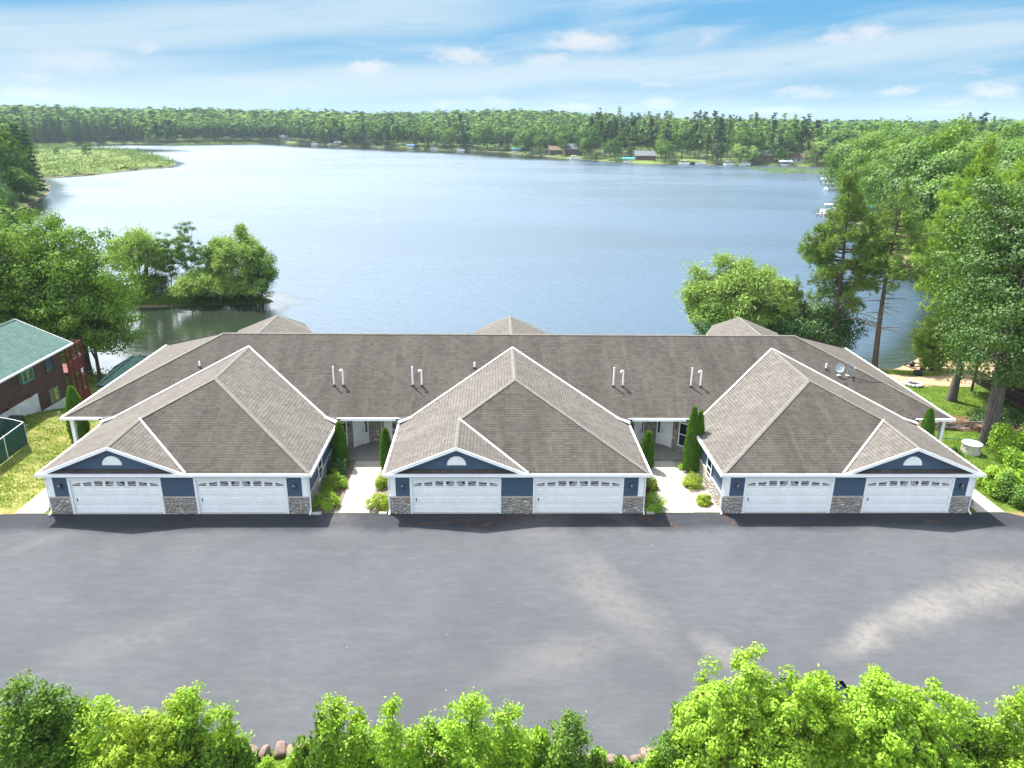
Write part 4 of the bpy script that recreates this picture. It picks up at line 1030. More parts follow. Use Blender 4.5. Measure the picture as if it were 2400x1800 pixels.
def willow(seed, H, R, nst, mats=None, trunk=.3):
    rng = np.random.default_rng(seed); T = Foli(); C = Foli(); ctr = np.array([0, 0, H*.56])
    nodes = []
    for i in range(9):
        th = i*2.4; b = np.array([math.cos(th)*R*.6, math.sin(th)*R*.6, H*rng.uniform(.55, .92)]); a = np.array([math.cos(th)*.3, math.sin(th)*.3, 0])
        lp = limb(a, b, rng, .14, 8); T.tube(lp, np.linspace(trunk*.8, trunk*.12, 8), 6); nodes += list(lp[3:])
    nodes = np.array(nodes); ncl = 110; u = rand_unit(rng, ncl*2); u = u[u[:, 2] > -.35][:ncl]; ph = rng.uniform(0, 6, 3)
    az = np.arctan2(u[:, 1], u[:, 0]); k = (1+.2*np.sin(3*az+ph[0])+.15*np.sin(5*az+ph[1]+3*u[:, 2]))*rng.uniform(.55, 1, len(u))**.5
    cl = ctr+u*np.array([R, R, H*.42])*k[:, None]
    for c in cl[::2]:
        a = nodes[np.argmin(np.linalg.norm(nodes-c, axis=1))]; T.tube(limb(a, c, rng, .1, 4), np.linspace(trunk*.1, .02, 4), 3)
    idx = rng.integers(0, len(cl), nst)
    Pn = cl[idx]+rng.normal(size=(nst, 3))*np.array([R*.13, R*.13, R*.10])
    D = u[idx]*np.array([.9, .9, .2])+rng.normal(size=(nst, 3))*.45+np.array([0, 0, -.35])
    C.add(strand_quads(rng, Pn, D, .42, .11))
    N = u[idx]*.4+rng.normal(size=(nst, 3))*.6+np.array([0, 0, .5])
    C.add(leaf_quads(rng, Pn+rng.normal(size=(nst, 3))*.15, N, .26, .13))
    return C, T

def pine(seed, H, R, bare, ntuft, needle=.34, wid=.05, per=9, trunk=.26, upturn=.15, dead=10, prof=None, lean=(0, 0), thin=1.0):
    """open-crowned pine: bare trunk, irregular whorls, tufts of needles towards branch ends"""
    rng = np.random.default_rng(seed); T = Foli(); C = Foli()
    tp = limb((0, 0, 0), (lean[0], lean[1], H), rng, .012, 12); T.tube(tp, np.linspace(trunk, .04, 12), 9)
    def tr(z): return np.array([np.interp(z, tp[:, 2], tp[:, 0]), np.interp(z, tp[:, 2], tp[:, 1]), z])
    nb = 0; z = H*bare; br = []
    while z < H*.985:
        f = (z/H-bare)/(1-bare); L0 = R*(prof(f) if prof else (0.55+.5*math.sin(math.pi*min(1, f*1.15+.1)))*(1-f**2.2)+.08)
        for j in range(int(rng.integers(3, 6))):
            th = rng.uniform(0, 6.283); L = L0*rng.uniform(.55, 1.12)*(1 if rng.uniform() < thin else .4)
            a = tr(min(H, z+rng.uniform(-.5, .5))); b = a+np.array([math.cos(th)*L, math.sin(th)*L, L*(upturn*rng.uniform(.2, 1.6)-.12*(1-f))])
            br.append((limb(a, b, rng, .06, 5), L))
        z += H*rng.uniform(.016, .034)
    for lp, L in br: T.tube(lp, np.linspace(.055, .015, 5)*(1+L*.1), 4)
    for i in range(dead):
        z = H*rng.uniform(bare*.45, bare*1.05); th = rng.uniform(0, 6.283); L = R*rng.uniform(.35, .8); a = tr(z)
        T.tube(limb(a, a+np.array([math.cos(th)*L, math.sin(th)*L, L*rng.uniform(-.05, .2)]), rng, .1, 6), np.linspace(.07, .02, 6), 4, 1)
    LL = np.array([L for _, L in br]); pr = LL/LL.sum(); bi = rng.choice(len(br), ntuft, p=pr)
    P0 = []; D0 = []
    for i in bi:
        lp, L = br[i]; t = rng.uniform(.22, 1.0)**.7*4; k = min(3, int(t)); q = lp[k]+(lp[k+1]-lp[k])*(t-k); d = lp[4]-lp[0]; d = d/np.linalg.norm(d)
        side = np.cross(d, [0, 0, 1]); q = q+side*rng.normal()*L*.20*(1.1-t/5)+np.array([0, 0, rng.normal()*.28+.1])
        P0.append(q); D0.append(d+side*rng.normal()*.5)
    P0 = np.repeat(np.array(P0), per, 0)+rng.normal(size=(ntuft*per, 3))*.05; D0 = np.repeat(np.array(D0), per, 0)
    C.add(strand_quads(rng, P0, D0*.7+rand_unit(rng, len(P0))*.9+np.array([0, 0, .35]), needle, wid))
    return C, T

def cone_shrub(seed, H, R, n, leaf, twin=False, prof=None):
    """arborvitae: dense flattened sprays on a tapering column"""
    rng = np.random.default_rng(seed); C = Foli(); T = Foli(); T.tube([(0, 0, 0), (0, 0, H*.5)], [.05, .03], 6)
    stems = [(-R*.42, 0, H, .72), (R*.42, .05, H*.93, .66)] if twin else [(0, 0, H, 1.0)]
    for (sx, sy, h, k) in stems:
        m_ = n//len(stems); z = rng.uniform(0.02, 1, m_)**.9
        rr = R*k*np.clip(np.sin(np.pi*np.clip(.30+.70*z, 0, 1)), 0, 1)**.62*(1-.12*z)
        th = rng.uniform(0, 6.283, m_); rr = rr*(1+.10*np.sin(4*th+z*22)+.08*np.sin(7*th-z*31))*rng.uniform(.55, 1.05, m_)**.35
        Pn = np.column_stack([sx*(1-.0*z)+rr*np.cos(th), sy+rr*np.sin(th), .05+z*h])
        N = np.column_stack([np.cos(th), np.sin(th), np.full(m_, .25)])+rng.normal(size=(m_, 3))*.45
        C.add(leaf_quads(rng, Pn, N, leaf, leaf*.5))
        C.add(strand_quads(rng, Pn, np.column_stack([np.cos(th)*.5, np.sin(th)*.5, np.full(m_, .9)])+rng.normal(size=(m_, 3))*.25, leaf*1.2, leaf*.35))
    return C, T
def dome(seed, R, H, n, leaf, lump=.2):
    rng = np.random.default_rng(seed); C = Foli(); T = Foli()
    for i in range(7):
        th = i*2.4; T.tube(limb((0, 0, 0), (math.cos(th)*R*.6, math.sin(th)*R*.6, H*.7), rng, .1, 4), np.linspace(.02, .008, 4), 4)
    ncl = 60; u = rand_unit(rng, ncl); u[:, 2] = np.abs(u[:, 2]); ph = rng.uniform(0, 6, 3); az = np.arctan2(u[:, 1], u[:, 0])
    k = (1+lump*np.sin(3*az+ph[0])+lump*.7*np.sin(5*az+ph[1]))*rng.uniform(.5, 1, ncl)**.4
    cl = u*np.array([R, R, H*.82])*k[:, None]*.86+np.array([0, 0, H*.10])
    idx = rng.integers(0, ncl, n); g = rng.normal(size=(n, 3)); g /= np.maximum(1, np.linalg.norm(g, axis=1)/1.8)[:, None]
    Pn = cl[idx]+g*R*.15; Pn[:, 2] = np.abs(Pn[:, 2])
    C.add(leaf_quads(rng, Pn, u[idx]*.8+rng.normal(size=(n, 3))*.5+np.array([0, 0, .4]), leaf, leaf*.6))
    return C, T

def plant(name, CT, loc, label, cat, leafmat, barkmat='bark', group=None, rz=0.0, second='deadwood', parts=('crown', 'trunk')):
    C, T = CT; o = empty(name, loc, label, cat, group, rz)
    link(parts[0], C.mesh(parts[0], [leafmat]), o); link(parts[1], T.mesh(parts[1], [barkmat, second], True), o)
    return o
def copy_plant(src, loc, label=None, rz=0.0, s=1.0, sz=None):
    r = src.copy(); COL.objects.link(r); r.location = loc; r.rotation_euler = (0, 0, rz); r.scale = (s, s, sz or s)
    if label: r['label'] = label
    for ch in src.children:
        c = ch.copy(); COL.objects.link(c); c.parent = r
    return r
#NEXT
def hit(px, py, z=0.0):
    """ground point seen at a photo position"""
    for _ in range(12):
        p = at_z(px, py, z); z = 0.5*z+0.5*gz(p.x, p.y)
    return Vector((p.x, p.y, gz(p.x, p.y)))
def topz(px, py, y): return at_y(px, py, y)

# ------------------------------------------------------------------ evergreens and shrubs beside the building
def arbor(bx, by, tx, ty, R, seed, label, twin=False, base=None):
    b = Vector(base) if base else hit(bx, by); t = topz(tx, ty, b.y); H = t.z-b.z
    return plant('arborvitae', cone_shrub(seed, H, R, int(5200*(2 if twin else 1)), .13, twin), b, label, 'evergreen shrub', 'leaf_cedar', parts=('foliage', 'stem'))
arbor(800, 1090, 796, 993, .42, 1, 'tall narrow arborvitae left of the left entry walk, before the stone wall')
arbor(907, 1098, 908, 1008, .36, 2, 'small arborvitae right of the left entry walk, against the middle garage')
arbor(1514, 1098, 1506, 1016, .40, 3, 'dark pointed arborvitae left of the right entry walk, against the middle garage')
arbor(1622, 1106, 1621, 958, .52, 4, 'tallest arborvitae with two fused tips right of the right entry walk', True)
arbor(0, 0, 192, 911, .62, 5, 'bright pointed arborvitae at the left end of the building', base=(-29.55, 10.2, 0))
arbor(0, 0, 2176, 962, .50, 6, 'arborvitae at the right end of the building beside the porch posts', base=(topz(2174, 1000, 6.4).x, 6.4, -.05))
def shrub(px, py, R, H, seed, label, leafmat='leaf_yellow', n=2600, leaf=.085, base=None):
    b = Vector(base) if base else hit(px, py)
    return plant('shrub', dome(seed, R, H, n, leaf), b, label, 'shrub', leafmat, parts=('foliage', 'stem'))
shrub(790, 1112, .85, 1.35, 11, 'dark green shrub around the foot of the tall arborvitae by the left walk', 'leaf_deep', 3200)
shrub(784, 1142, .82, 1.0, 12, 'upper one of two round yellow-green shrubs left of the left walk', 'leaf_bright')
shrub(764, 1186, .84, 1.0, 13, 'lower one of two round yellow-green shrubs left of the left walk', 'leaf_bright')
shrub(897, 1140, .55, .85, 14, 'smaller bright yellow shrub right of the left walk, behind the other')
shrub(889, 1188, .74, 1.0, 15, 'bright yellow shrub right of the left walk nearest the parking lot')
shrub(1522, 1146, .52, .9, 16, 'yellow-green shrub with a red underside left of the right walk')
shrub(1516, 1158, .42, .45, 17, 'low dark red barberry under a yellow shrub left of the right walk', 'leaf_deep', 1200)
shrub(1532, 1190, .74, .95, 18, 'round green shrub left of the right walk nearest the parking lot', 'leaf_bright')
shrub(1623, 1140, .68, .85, 19, 'round yellow shrub below the twin arborvitae right of the right walk')
shrub(1648, 1180, .45, .60, 20, 'small yellow shrub alone in gravel right of the right walk')
shrub(1600, 1098, .35, .35, 21, 'low green perennial at the foot of the twin arborvitae', 'leaf_bright', 700)
shrub(0, 0, .38, .75, 22, 'small dark shrub at the right front corner of the right garage', 'leaf_deep', 900, base=(26.25, .9, .02))
shrub(0, 0, .22, .45, 23, 'tiny green plant at the left front corner of the left garage', 'leaf_mid', 400, base=(-26.15, .6, .02))
shrub(0, 0, .5, .9, 24, 'green shrub at the foot of the right porch post', 'leaf_mid', 1200, base=(29.6, 7.6, -.1))
MATS['leaf_barberry'] = None; mk_leaf('leaf_barberry', (0.05, 0.015, 0.012), (0.11, 0.03, 0.02), None, .25)
for o in bpy.data.objects:
    if o.get('label', '').startswith('low dark red barberry'): o.children[0].data.materials[0] = MATS['leaf_barberry']
# flat edging stones where the beds meet the asphalt
for i, (x, w) in enumerate(((-11.25, .55), (-7.55, .45), (7.55, .45))):
    e = MB(); e.box(x-w/2, x+w/2, -.16, .02, .005, .10, 'cap_stone'); tag(e.build('edging_stone'), 'flat grey edging stone at the asphalt below the %s' % ('lower left shrub of the left walk', 'yellow shrub right of the left walk', 'green shrub left of the right walk')[i], 'edging stone')

# dead leaves and pine straw swept along the kerb line
rng = np.random.default_rng(77); L = []
for (px0, py0, px1, py1, n, w) in [(980, 1232, 1060, 1222, 260, .10), (1060, 1222, 1130, 1218, 160, .08), (1090, 1225, 1110, 1238, 150, .14), (1130, 1238, 1150, 1222, 200, .10), (1150, 1222, 1240, 1212, 240, .10), (1240, 1212, 1290, 1204, 160, .09),
        (1315, 1204, 1325, 1212, 60, .1), (1500, 1208, 1515, 1222, 170, .12), (1515, 1214, 1545, 1226, 120, .10), (1570, 1230, 1590, 1236, 120, .22), (1690, 1206, 1725, 1232, 180, .12), (1880, 1204, 1925, 1208, 160, .12), (2155, 1208, 2180, 1224, 120, .09), (2180, 1224, 2200, 1222, 60, .07), (440, 1212, 540, 1208, 60, .1)]:
    a = at_z(px0, py0, 0); b = at_z(px1, py1, 0); n = int(n*.62); w *= 1.25; t = rng.uniform(0, 1, n)
    L.append(np.column_stack([a.x+(b.x-a.x)*t+rng.normal(0, w, n)+.08*np.sin(t*9), a.y+(b.y-a.y)*t+rng.normal(0, w*.6, n)+.12*np.sin(t*7), np.full(n, .016)]))
L = np.concatenate(L); L = L[L[:, 1] < -.08]
f = Foli(); f.add(leaf_quads(rng, L, np.column_stack([rng.normal(0, .25, (len(L), 2)), np.ones(len(L))]), .085, .035))
tag(link('leaf_litter', f.mesh('leaf_litter', ['orange_litter'])), 'orange-brown leaf litter in wavy lines on the asphalt by the garages', kind='stuff')

# ------------------------------------------------------------------ left: brown house, kennel fence
NB = empty('brown_house', (-38, 12, 0), 'brown lap-sided house with green shingle roof at the left edge', 'house')
def npart(mb, name, parent=NB, label=None):
    o = mb.build(name, parent)
    if parent is NB: o.location = (38, -12, 0)
    if label: o['label'] = label
    return o
x1, x0, ya, yb = -34.3, -41.7, 1.0, 17.75
w = MB(); ez = 4.28; pk = 6.05
w.poly([(x1, ya, -1.2), (x1, yb, -1.2), (x1, yb, ez), (x1, ya, ez)], 'brown_siding'); w.poly([(x0, yb, -1.2), (x0, ya, -1.2), (x0, ya, ez), (x0, yb, ez)], 'brown_siding')
w.poly([(x1, yb, -1.2), (x0, yb, -1.2), (x0, yb, ez), (-38, yb, pk), (x1, yb, ez)], 'brown_siding'); w.poly([(x0, ya, -1.2), (x1, ya, -1.2), (x1, ya, ez), (-38, ya, pk), (x0, ya, ez)], 'brown_siding')
npart(w, 'wall')
fd = MB()
for (a, b, za, zb) in ((5.0, 10.6, 3.3, 2.0), (10.6, 14.05, 2.02, 1.98), (14.07, 17.77, .54, .45)):
    if za == 3.3: za = zb = 2.0
    fd.hexa([(x1-.1, a, -1.3), (x1+.03, a, -1.3), (x1+.03, b, -1.3), (x1-.1, b, -1.3), (x1-.1, a, za), (x1+.03, a, za), (x1+.03, b, zb), (x1-.1, b, zb)], 'found_white')
npart(fd, 'foundation')
r = MB(); yo = 19.0
for (xa, xb) in ((-34.0, -38), (-42.0, -38)):
    za = ez+.05; zb = 6.17; t = .10; y_ = .2
    pts = [(xa, y_, za), (xa, yo, za), (xb, yo, zb), (xb, y_, zb)]
    if xa > xb: r.poly(pts, 'shingle_green'); r.poly([(p[0], p[1], p[2]-t) for p in pts[::-1]], 'white_paint')
    else: r.poly(pts[::-1], 'shingle_green'); r.poly([(p[0], p[1], p[2]-t) for p in pts], 'white_paint')
nr = npart(r, 'roof')
q = MB(); cap(q, (-38, .2, 6.17), (-38, yo, 6.17), .3, 'shingle_green'); npart(q, 'ridge_cap', nr)
q = MB(); q.box(-34.0, -33.88, .2, yo+.02, ez-.08, ez+.04, 'white_metal')
for s in (1, -1): q.beam((-38+s*4.0, yo+.01, ez-.02), (-38, yo+.01, 6.12), .03, .2, 'white_paint')
npart(q, 'gutter')
def hwin(y0, y1, z0, z1, trim, out=.12, glassm='glass', div=True, curtain=False):
    f = MB(); X = x1
    f.box(X, X+out, y0-.09, y0, z0-.09, z1+.09, trim); f.box(X, X+out, y1, y1+.09, z0-.09, z1+.09, trim); f.box(X, X+out, y0, y1, z1, z1+.09, trim); f.box(X, X+out, y0, y1, z0-.09, z0, trim)
    if div: f.box(X, X+out*.8, (y0+y1)/2-.05, (y0+y1)/2+.05, z0, z1, trim)
    o = npart(f, 'window'); g = MB()
    if div:
        g.box(X+.01, X+.03, y0+.002, (y0+y1)/2-.052, z0+.002, z1-.002, glassm); g.box(X+.01, X+.03, (y0+y1)/2+.052, y1-.002, z0+.002, z1-.002, 'curtain' if curtain else glassm)
    else: g.box(X+.01, X+.03, y0+.002, y1-.002, z0+.002, z1-.002, glassm)
    npart(g, 'pane', o)
hwin(12.45, 13.62, 3.32, 4.02, 'green_trim', .28, 'curtain'); hwin(15.60, 16.50, 2.98, 4.08, 'brown_dark', .05, 'glass_blue', False); hwin(15.50, 16.45, .72, 1.58, 'green_trim', .08, 'glass', True, True)
for (y, z) in ((10.6, 2.15), (11.0, 2.2), (13.2, 2.1)):
    v = MB(); v.box(x1, x1+.12, y-.12, y+.12, z-.1, z+.08, 'red_stain'); npart(v, 'dryer_vent')
# two-storey deck on the lake side
dk = MB(); xd = -33.95; y2 = 20.1
for y in (17.95, 18.65, 19.4, y2): dk.box(xd-.1, xd, y-.06, y+.06, -1.6 if y > 18.9 else -1.0, 4.22, 'red_stain')
for x in (-36, -38, -40, -41.6): dk.box(x-.06, x+.06, y2-.06, y2+.06, -1.9, 4.2, 'red_stain')
dko = npart(dk, 'deck_post')
fl = MB()
for z in (2.25, -.1):
    fl.box(-41.6, xd, 17.8, y2, z-.18, z, 'red_stain')
npart(fl, 'deck_floor')
rl = MB()
for z0, z1 in ((3.05, 4.22), (2.26, 3.0), (.35, 1.45), (-.7, .3)):
    rl.box(xd-.07, xd-.02, 17.9, y2, z1-.07, z1, 'red_stain'); rl.box(xd-.07, xd-.02, 17.9, y2, z0, z0+.07, 'red_stain')
    if z1 > 4 or z0 == .35:
        for k in range(-14, 24):      # diagonal lattice
            for s in (1, -1):
                a = 17.9+k*.16; h = z1-z0-.1
                b = a+s*h*.9; lo, hi = min(a, b), max(a, b)
                if lo > 17.9 and hi < y2: rl.beam((xd-.045, a, z0+.05), (xd-.045, b, z1-.05), .012, .035, 'red_stain')
    else:
        for k in range(10):
            rl.box(xd-.06, xd-.03, 17.93+k*.218, 17.93+k*.218+.185, z0+.05, z1-.05, 'red_stain')
    rl.box(-41.6, xd, y2-.04, y2, z1-.07, z1, 'red_stain')
npart(rl, 'deck_railing')
# air conditioner, drain stub, fence
a = at_y(24, 990, 10.6); ax, ay = -33.55, 9.9; gz0 = gz(ax, ay)
ac = empty('air_conditioner', (ax, ay, gz0), 'dark square air conditioner against the brown house wall', 'air conditioner')
b = MB(); b.box(-.42, .42, -.42, .42, .05, .75, 'dark_metal')
for k in range(7): b.box(-.44, .44, -.44, .44, .10+k*.085, .115+k*.085, 'rubber')
b.build('casing', ac); b = MB(); b.lathe((0, 0, .752), [(.34, 0), (.32, .04), (.05, .06)], 16, 'rubber'); b.build('fan_grille', ac); b = MB(); b.box(-.5, .5, -.5, .5, -.08, .045, 'cap_stone'); b.build('pad', ac)
h = hit(140, 976); b = MB(); b.tube([(h.x, h.y, h.z-.1), (h.x, h.y, h.z+.30)], .09, 10, 'vinyl_tub'); b.lathe((h.x, h.y, h.z+.30), [(.11, 0), (.11, .05), (.03, .07)], 10, 'dark_metal')
tag(b.build('drain_pipe'), 'short capped pipe standing in the left lawn', 'pipe')
c = hit(66, 1040); fe = empty('kennel_fence', (c.x, c.y, c.z), 'green slatted chain-link fence corner on the left lawn', 'fence')
def fence_run(dx, dy, L):
    d = Vector((dx, dy)).normalized(); n = int(L/2.0)
    s = MB(); k = 0.0; fz = lambda t: gz(c.x+d.x*t, c.y+d.y*t)-c.z
    while k < L:
        a = Vector((d.x*k, d.y*k)); b_ = Vector((d.x*(k+.072), d.y*(k+.072)))
        s.obox(a, b_, -.008, .008, fz(k)+.04, fz(k)+1.48, 'green_metal'); k += .095
    s.build('slat_panel', fe)
    for i in range(n+1):
        p = MB(); x, y = d.x*L*i/n, d.y*L*i/n; p.tube([(x, y, fz(L*i/n)-.1), (x, y, fz(L*i/n)+1.58)], .035, 8, 'white_metal'); p.build('post', fe)
    t = MB(); t.tube([(d.x*L*i/8, d.y*L*i/8, fz(L*i/8)+1.52) for i in range(9)], .025, 6, 'white_metal'); t.build('top_rail', fe)
fence_run(-.05, -1, 4.0); fence_run(-1, .02, 4.0)
fl_ = at_z(224, 905, -.3); gb = empty('boathouse', (fl_.x, fl_.y, -.3), 'low shed with a dark green hipped roof behind the left end of the building', 'shed', rz=math.radians(10))
bw, bL = 2.5, 5.6; zr_ = 1.75
b = MB(); b.box(.45, bL-.45, .45, 2*bw-.45, -2.6, .05, 'brown_siding'); b.build('wall', gb)
b = MB(); q0, q1, q2, q3 = (0, 0, 0), (bL, 0, 0), (bL, 2*bw, 0), (0, 2*bw, 0); t0, t1 = (bw, bw, zr_), (bL-bw, bw, zr_)
roof_faces(b, [[q0, q1, t1, t0], [q1, q2, t1], [q2, q3, t0, t1], [q3, q0, t0]], 'shed_green', .1, 'shed_green'); brf = b.build('roof', gb)
b = MB()
for s in (q0, q3): cap(b, s, t0, .16, 'shed_green')
for s in (q1, q2): cap(b, s, t1, .16, 'shed_green')
b.build('ridge_cap', brf)

# ------------------------------------------------------------------ right yard
h = hit(2284, 1068); tb = empty('covered_tub', (h.x, h.y+.5, h.z), 'round tub with a pale lid and wrinkled tan cover on the right lawn', 'tub')
b = MB(); rg = random.Random(3); n = 26; prev = None
for z, r in ((0, .70), (.12, .69), (.35, .66), (.55, .665), (.70, .68), (.74, .70)):
    cur = [(math.cos(6.283*j/n)*(r+rg.uniform(-.018, .018)), math.sin(6.283*j/n)*(r+rg.uniform(-.018, .018)), z) for j in range(n)]
    if prev:
        for j in range(n): b.poly([prev[j], prev[(j+1) % n], cur[(j+1) % n], cur[j]], 'vinyl_tub')
    prev = cur
b.build('cover', tb); b = MB(); b.lathe((0, 0, .742), [(.71, 0), (.71, .04), (.55, .06), (.02, .075)], 26, 'tub_top'); b.build('lid', tb); tb.scale = (.9, .9, .92)
pl = hit(2298, 1014); b = MB(); b.lathe((pl.x, pl.y, pl.z), [(.24, 0), (.34, .5), (.36, .52), (.30, .53)], 12, 'house_brown'); tag(b.build('flower_pot'), 'brown flower pot behind the big maple trunk', 'pot')
shrub(2300, 990, .9, 1.3, 31, 'dark leafy shrub just left of the big maple trunk', 'leaf_deep', 2200, .12)
shrub(2352, 990, 1.2, 1.2, 32, 'dark leafy shrub just right of the big maple trunk', 'leaf_deep', 2400, .12)
bp_ = hit(2215, 1002); bo = empty('brush_pile', (bp_.x+.6, bp_.y, bp_.z), 'long low pile of brown brush and sticks at the back of the right lawn', 'brush pile'); rg = random.Random(9)
b = MB()
for i in range(170):
    x = rg.uniform(-2.6, 2.4); y = rg.uniform(-.5, .5); a_ = rg.gauss(0, .5); l = rg.uniform(.5, 1.3); z = rg.uniform(.03, .5)*(1-abs(y))
    b.tube([(x, y, z), (x+math.cos(a_)*l, y+math.sin(a_)*l*.5, z+rg.uniform(-.06, .12))], rg.uniform(.015, .04), 4, rg.choice(['house_brown', 'bark', 'wood_grey']), False)
b.build('sticks', bo)
b = MB(); p = hit(2217, 1003); b.tube([(p.x, p.y, p.z-.1), (p.x, p.y, p.z+.75)], .07, 7, 'bark'); tag(b.build('wooden_post'), 'short dark wooden post in front of the brush pile', 'post')
b = MB(); pts = [hit(x, y) for x, y in ((2205, 1026), (2230, 1028), (2262, 1030), (2295, 1030), (2330, 1026), (2372, 1024))]; b.tube([(p.x, p.y, p.z+.03) for p in pts], .03, 6, 'green_trim'); tag(b.build('garden_hose'), 'garden hose stretched across the right lawn', 'hose')
fp = hit(2141, 902); fo = empty('fire_pit', (fp.x, fp.y, fp.z+.04), 'ring of pale stones around a fire pit on the beach sand', 'fire pit')
for k in range(12):
    b = MB(); t = k*math.pi/6; b.lathe((math.cos(t)*.62, math.sin(t)*.62, -.03), [(.10, 0), (.17, .06), (.16, .17), (.08, .21)], 6, 'found_white'); b.build('stone', fo)
b = MB(); b.lathe((0, 0, 0), [(.5, 0), (.45, .03)], 12, 'rubber'); b.build('ash_bed', fo)
br = hit(2150, 880); b = MB(); b.tube([(br.x-.35, br.y, br.z+.34), (br.x-.28, br.y, br.z+.34), (br.x+.28, br.y, br.z+.34), (br.x+.35, br.y, br.z+.34)], [.26, .32, .32, .26], 14, 'rubber'); tag(b.build('black_barrel'), 'black barrel lying on the beach beside the trailer', 'barrel')
tl = hit(2150, 866); to = empty('boat_trailer', (tl.x+.6, tl.y+.4, tl.z), 'dark empty boat trailer frame parked on the beach', 'trailer', rz=.25)
b = MB(); b.beam((-1.9, -.45, .45), (1.6, -.45, .45), .08, .1, 'dark_metal'); b.beam((-1.9, .45, .45), (1.6, .45, .45), .08, .1, 'dark_metal'); b.beam((-1.9, -.45, .45), (-1.9, .45, .45), .08, .08, 'dark_metal'); b.beam((1.6, -.45, .45), (2.6, 0, .45), .07, .08, 'dark_metal'); b.beam((1.6, .45, .45), (2.6, 0, .45), .07, .08, 'dark_metal'); b.build('frame', to)
for s in (-1, 1):
    b = MB(); b.tube([(-.5, s*.62, .3), (-.5, s*.80, .3)], .3, 14, 'rubber'); b.build('wheel', to)
p0 = hit(2098, 884); p1 = hit(2155, 880); rg = random.Random(4)
f = Foli(); rng = np.random.default_rng(8); g = np.column_stack([rng.uniform(36.0, 41.5, 2600), rng.normal(29.9, .5, 2600)]); g = np.column_stack([g, height(g)+.05])
f.add(strand_quads(rng, g, np.column_stack([rng.normal(0, .35, (2600, 2)), np.ones(2600)]), .35, .05)); tag(link('beach_grass', f.mesh('beach_grass', ['blade'])), 'strip of bright grass across the beach sand', kind='stuff')
# lawn grass: short blades with uneven tufts, where the lawns are near
rng = np.random.default_rng(12)
def lawn(name, x0, x1, y0, y1, n, mat, label, h=.09):
    g = np.column_stack([rng.uniform(x0, x1, n), rng.uniform(y0, y1, n)])
    k = np.sin(g[:, 0]*1.9+np.sin(g[:, 1]*1.3)*2)*np.sin(g[:, 1]*2.3+np.sin(g[:, 0]*.9)*2); g = g[rng.uniform(-1, 1, n) < k+.25]
    g = np.column_stack([g, height(g)]); g = g[g[:, 2] > -2.8]
    f = Foli(); f.add(strand_quads(rng, g, np.column_stack([rng.normal(0, .6, (len(g), 2)), np.ones(len(g))]), h, .05)); tag(link(name, f.mesh(name, [mat])), label, kind='stuff')
lawn('lawn_grass', -36, -28.1, .6, 17, 30000, 'blade', 'thin yellow-green grass of the left side lawn')
lawn('lawn_grass', 28.2, 42, .6, 13, 40000, 'blade', 'green grass of the right side lawn')
lawn('lawn_grass', 29.5, 44, 14.5, 23, 30000, 'blade', 'sunny green grass behind the brush pile on the right')

# brown porch at the right edge
dp = empty('brown_cabin', (41.0, 16.0, 0), 'dark brown cabin with a deck at the right edge', 'house')
b = MB(); b.box(.6, 6.5, -2.5, 5.5, -1.2, 2.9, 'brown_siding'); b.build('wall', dp)
b = MB(); p = [(-1.6, -3.6, 2.75), (7, -3.6, 2.75), (7, .9, 4.4), (-1.6, .9, 4.4)]; b.poly(p, 'house_brown'); b.poly([(q[0], q[1], q[2]-.15) for q in p[::-1]], 'brown_dark'); p = [(-1.6, .9, 4.4), (7, .9, 4.4), (7, 6, 2.75), (-1.6, 6, 2.75)]; b.poly(p, 'house_brown'); b.poly([(q[0], q[1], q[2]-.15) for q in p[::-1]], 'brown_dark'); b.build('roof', dp)
b = MB(); b.box(-1.9, .6, -2.6, 5.4, .55, .75, 'brown_dark'); b.build('deck_floor', dp)
b = MB()
for s in (-1, ):
    b.box(-1.92, -1.86, -2.6, 5.4, 1.62, 1.70, 'brown_dark'); b.box(-1.92, .6, -2.6, -2.54, 1.62, 1.70, 'brown_dark')
    for k in range(40): y = -2.55+k*.2; b.box(-1.91, -1.87, y, y+.06, .75, 1.62, 'brown_dark')
    for k in range(13): x = -1.85+k*.2; b.box(x, x+.06, -2.59, -2.55, .75, 1.62, 'brown_dark')
b.build('deck_railing', dp)
for y in (-2.5, 1.4, 5.3):
    b = MB(); b.box(-1.9, -1.76, y-.07, y+.07, -1.2, 2.8, 'brown_dark'); b.build('post', dp)

# ------------------------------------------------------------------ near and middle trees
def tree(CT, base, label, leafmat, bark='bark', name='tree', rz=0.0, group=None):
    return plant(name, CT, base, label, 'tree', leafmat, bark, group, rz)
def bl(seed, base, tx, ty, R, n, leaf, label, mat='leaf_mid', ncl=150, name='broadleaf_tree', bark='bark', b0=.28, trunk=.25, lump=.22, forks=6, lean=(0, 0), rc=None, y=None, flat=.65, top=1.0, group=None):
    base = Vector(base); t = topz(tx, ty, y or base.y); H = t.z-base.z+.2
    CT = broadleaf(seed, H, R, leaf, n, ncl, trunk, b0, lump=lump, forks=forks, lean=(t.x-base.x, 0) if lean == 'top' else lean, rc=rc, flat=flat, top=top)
    return tree(CT, base, label, mat, bark, name, group=group)
def gp(x, y): return (x, y, gz(x, y)-.05)

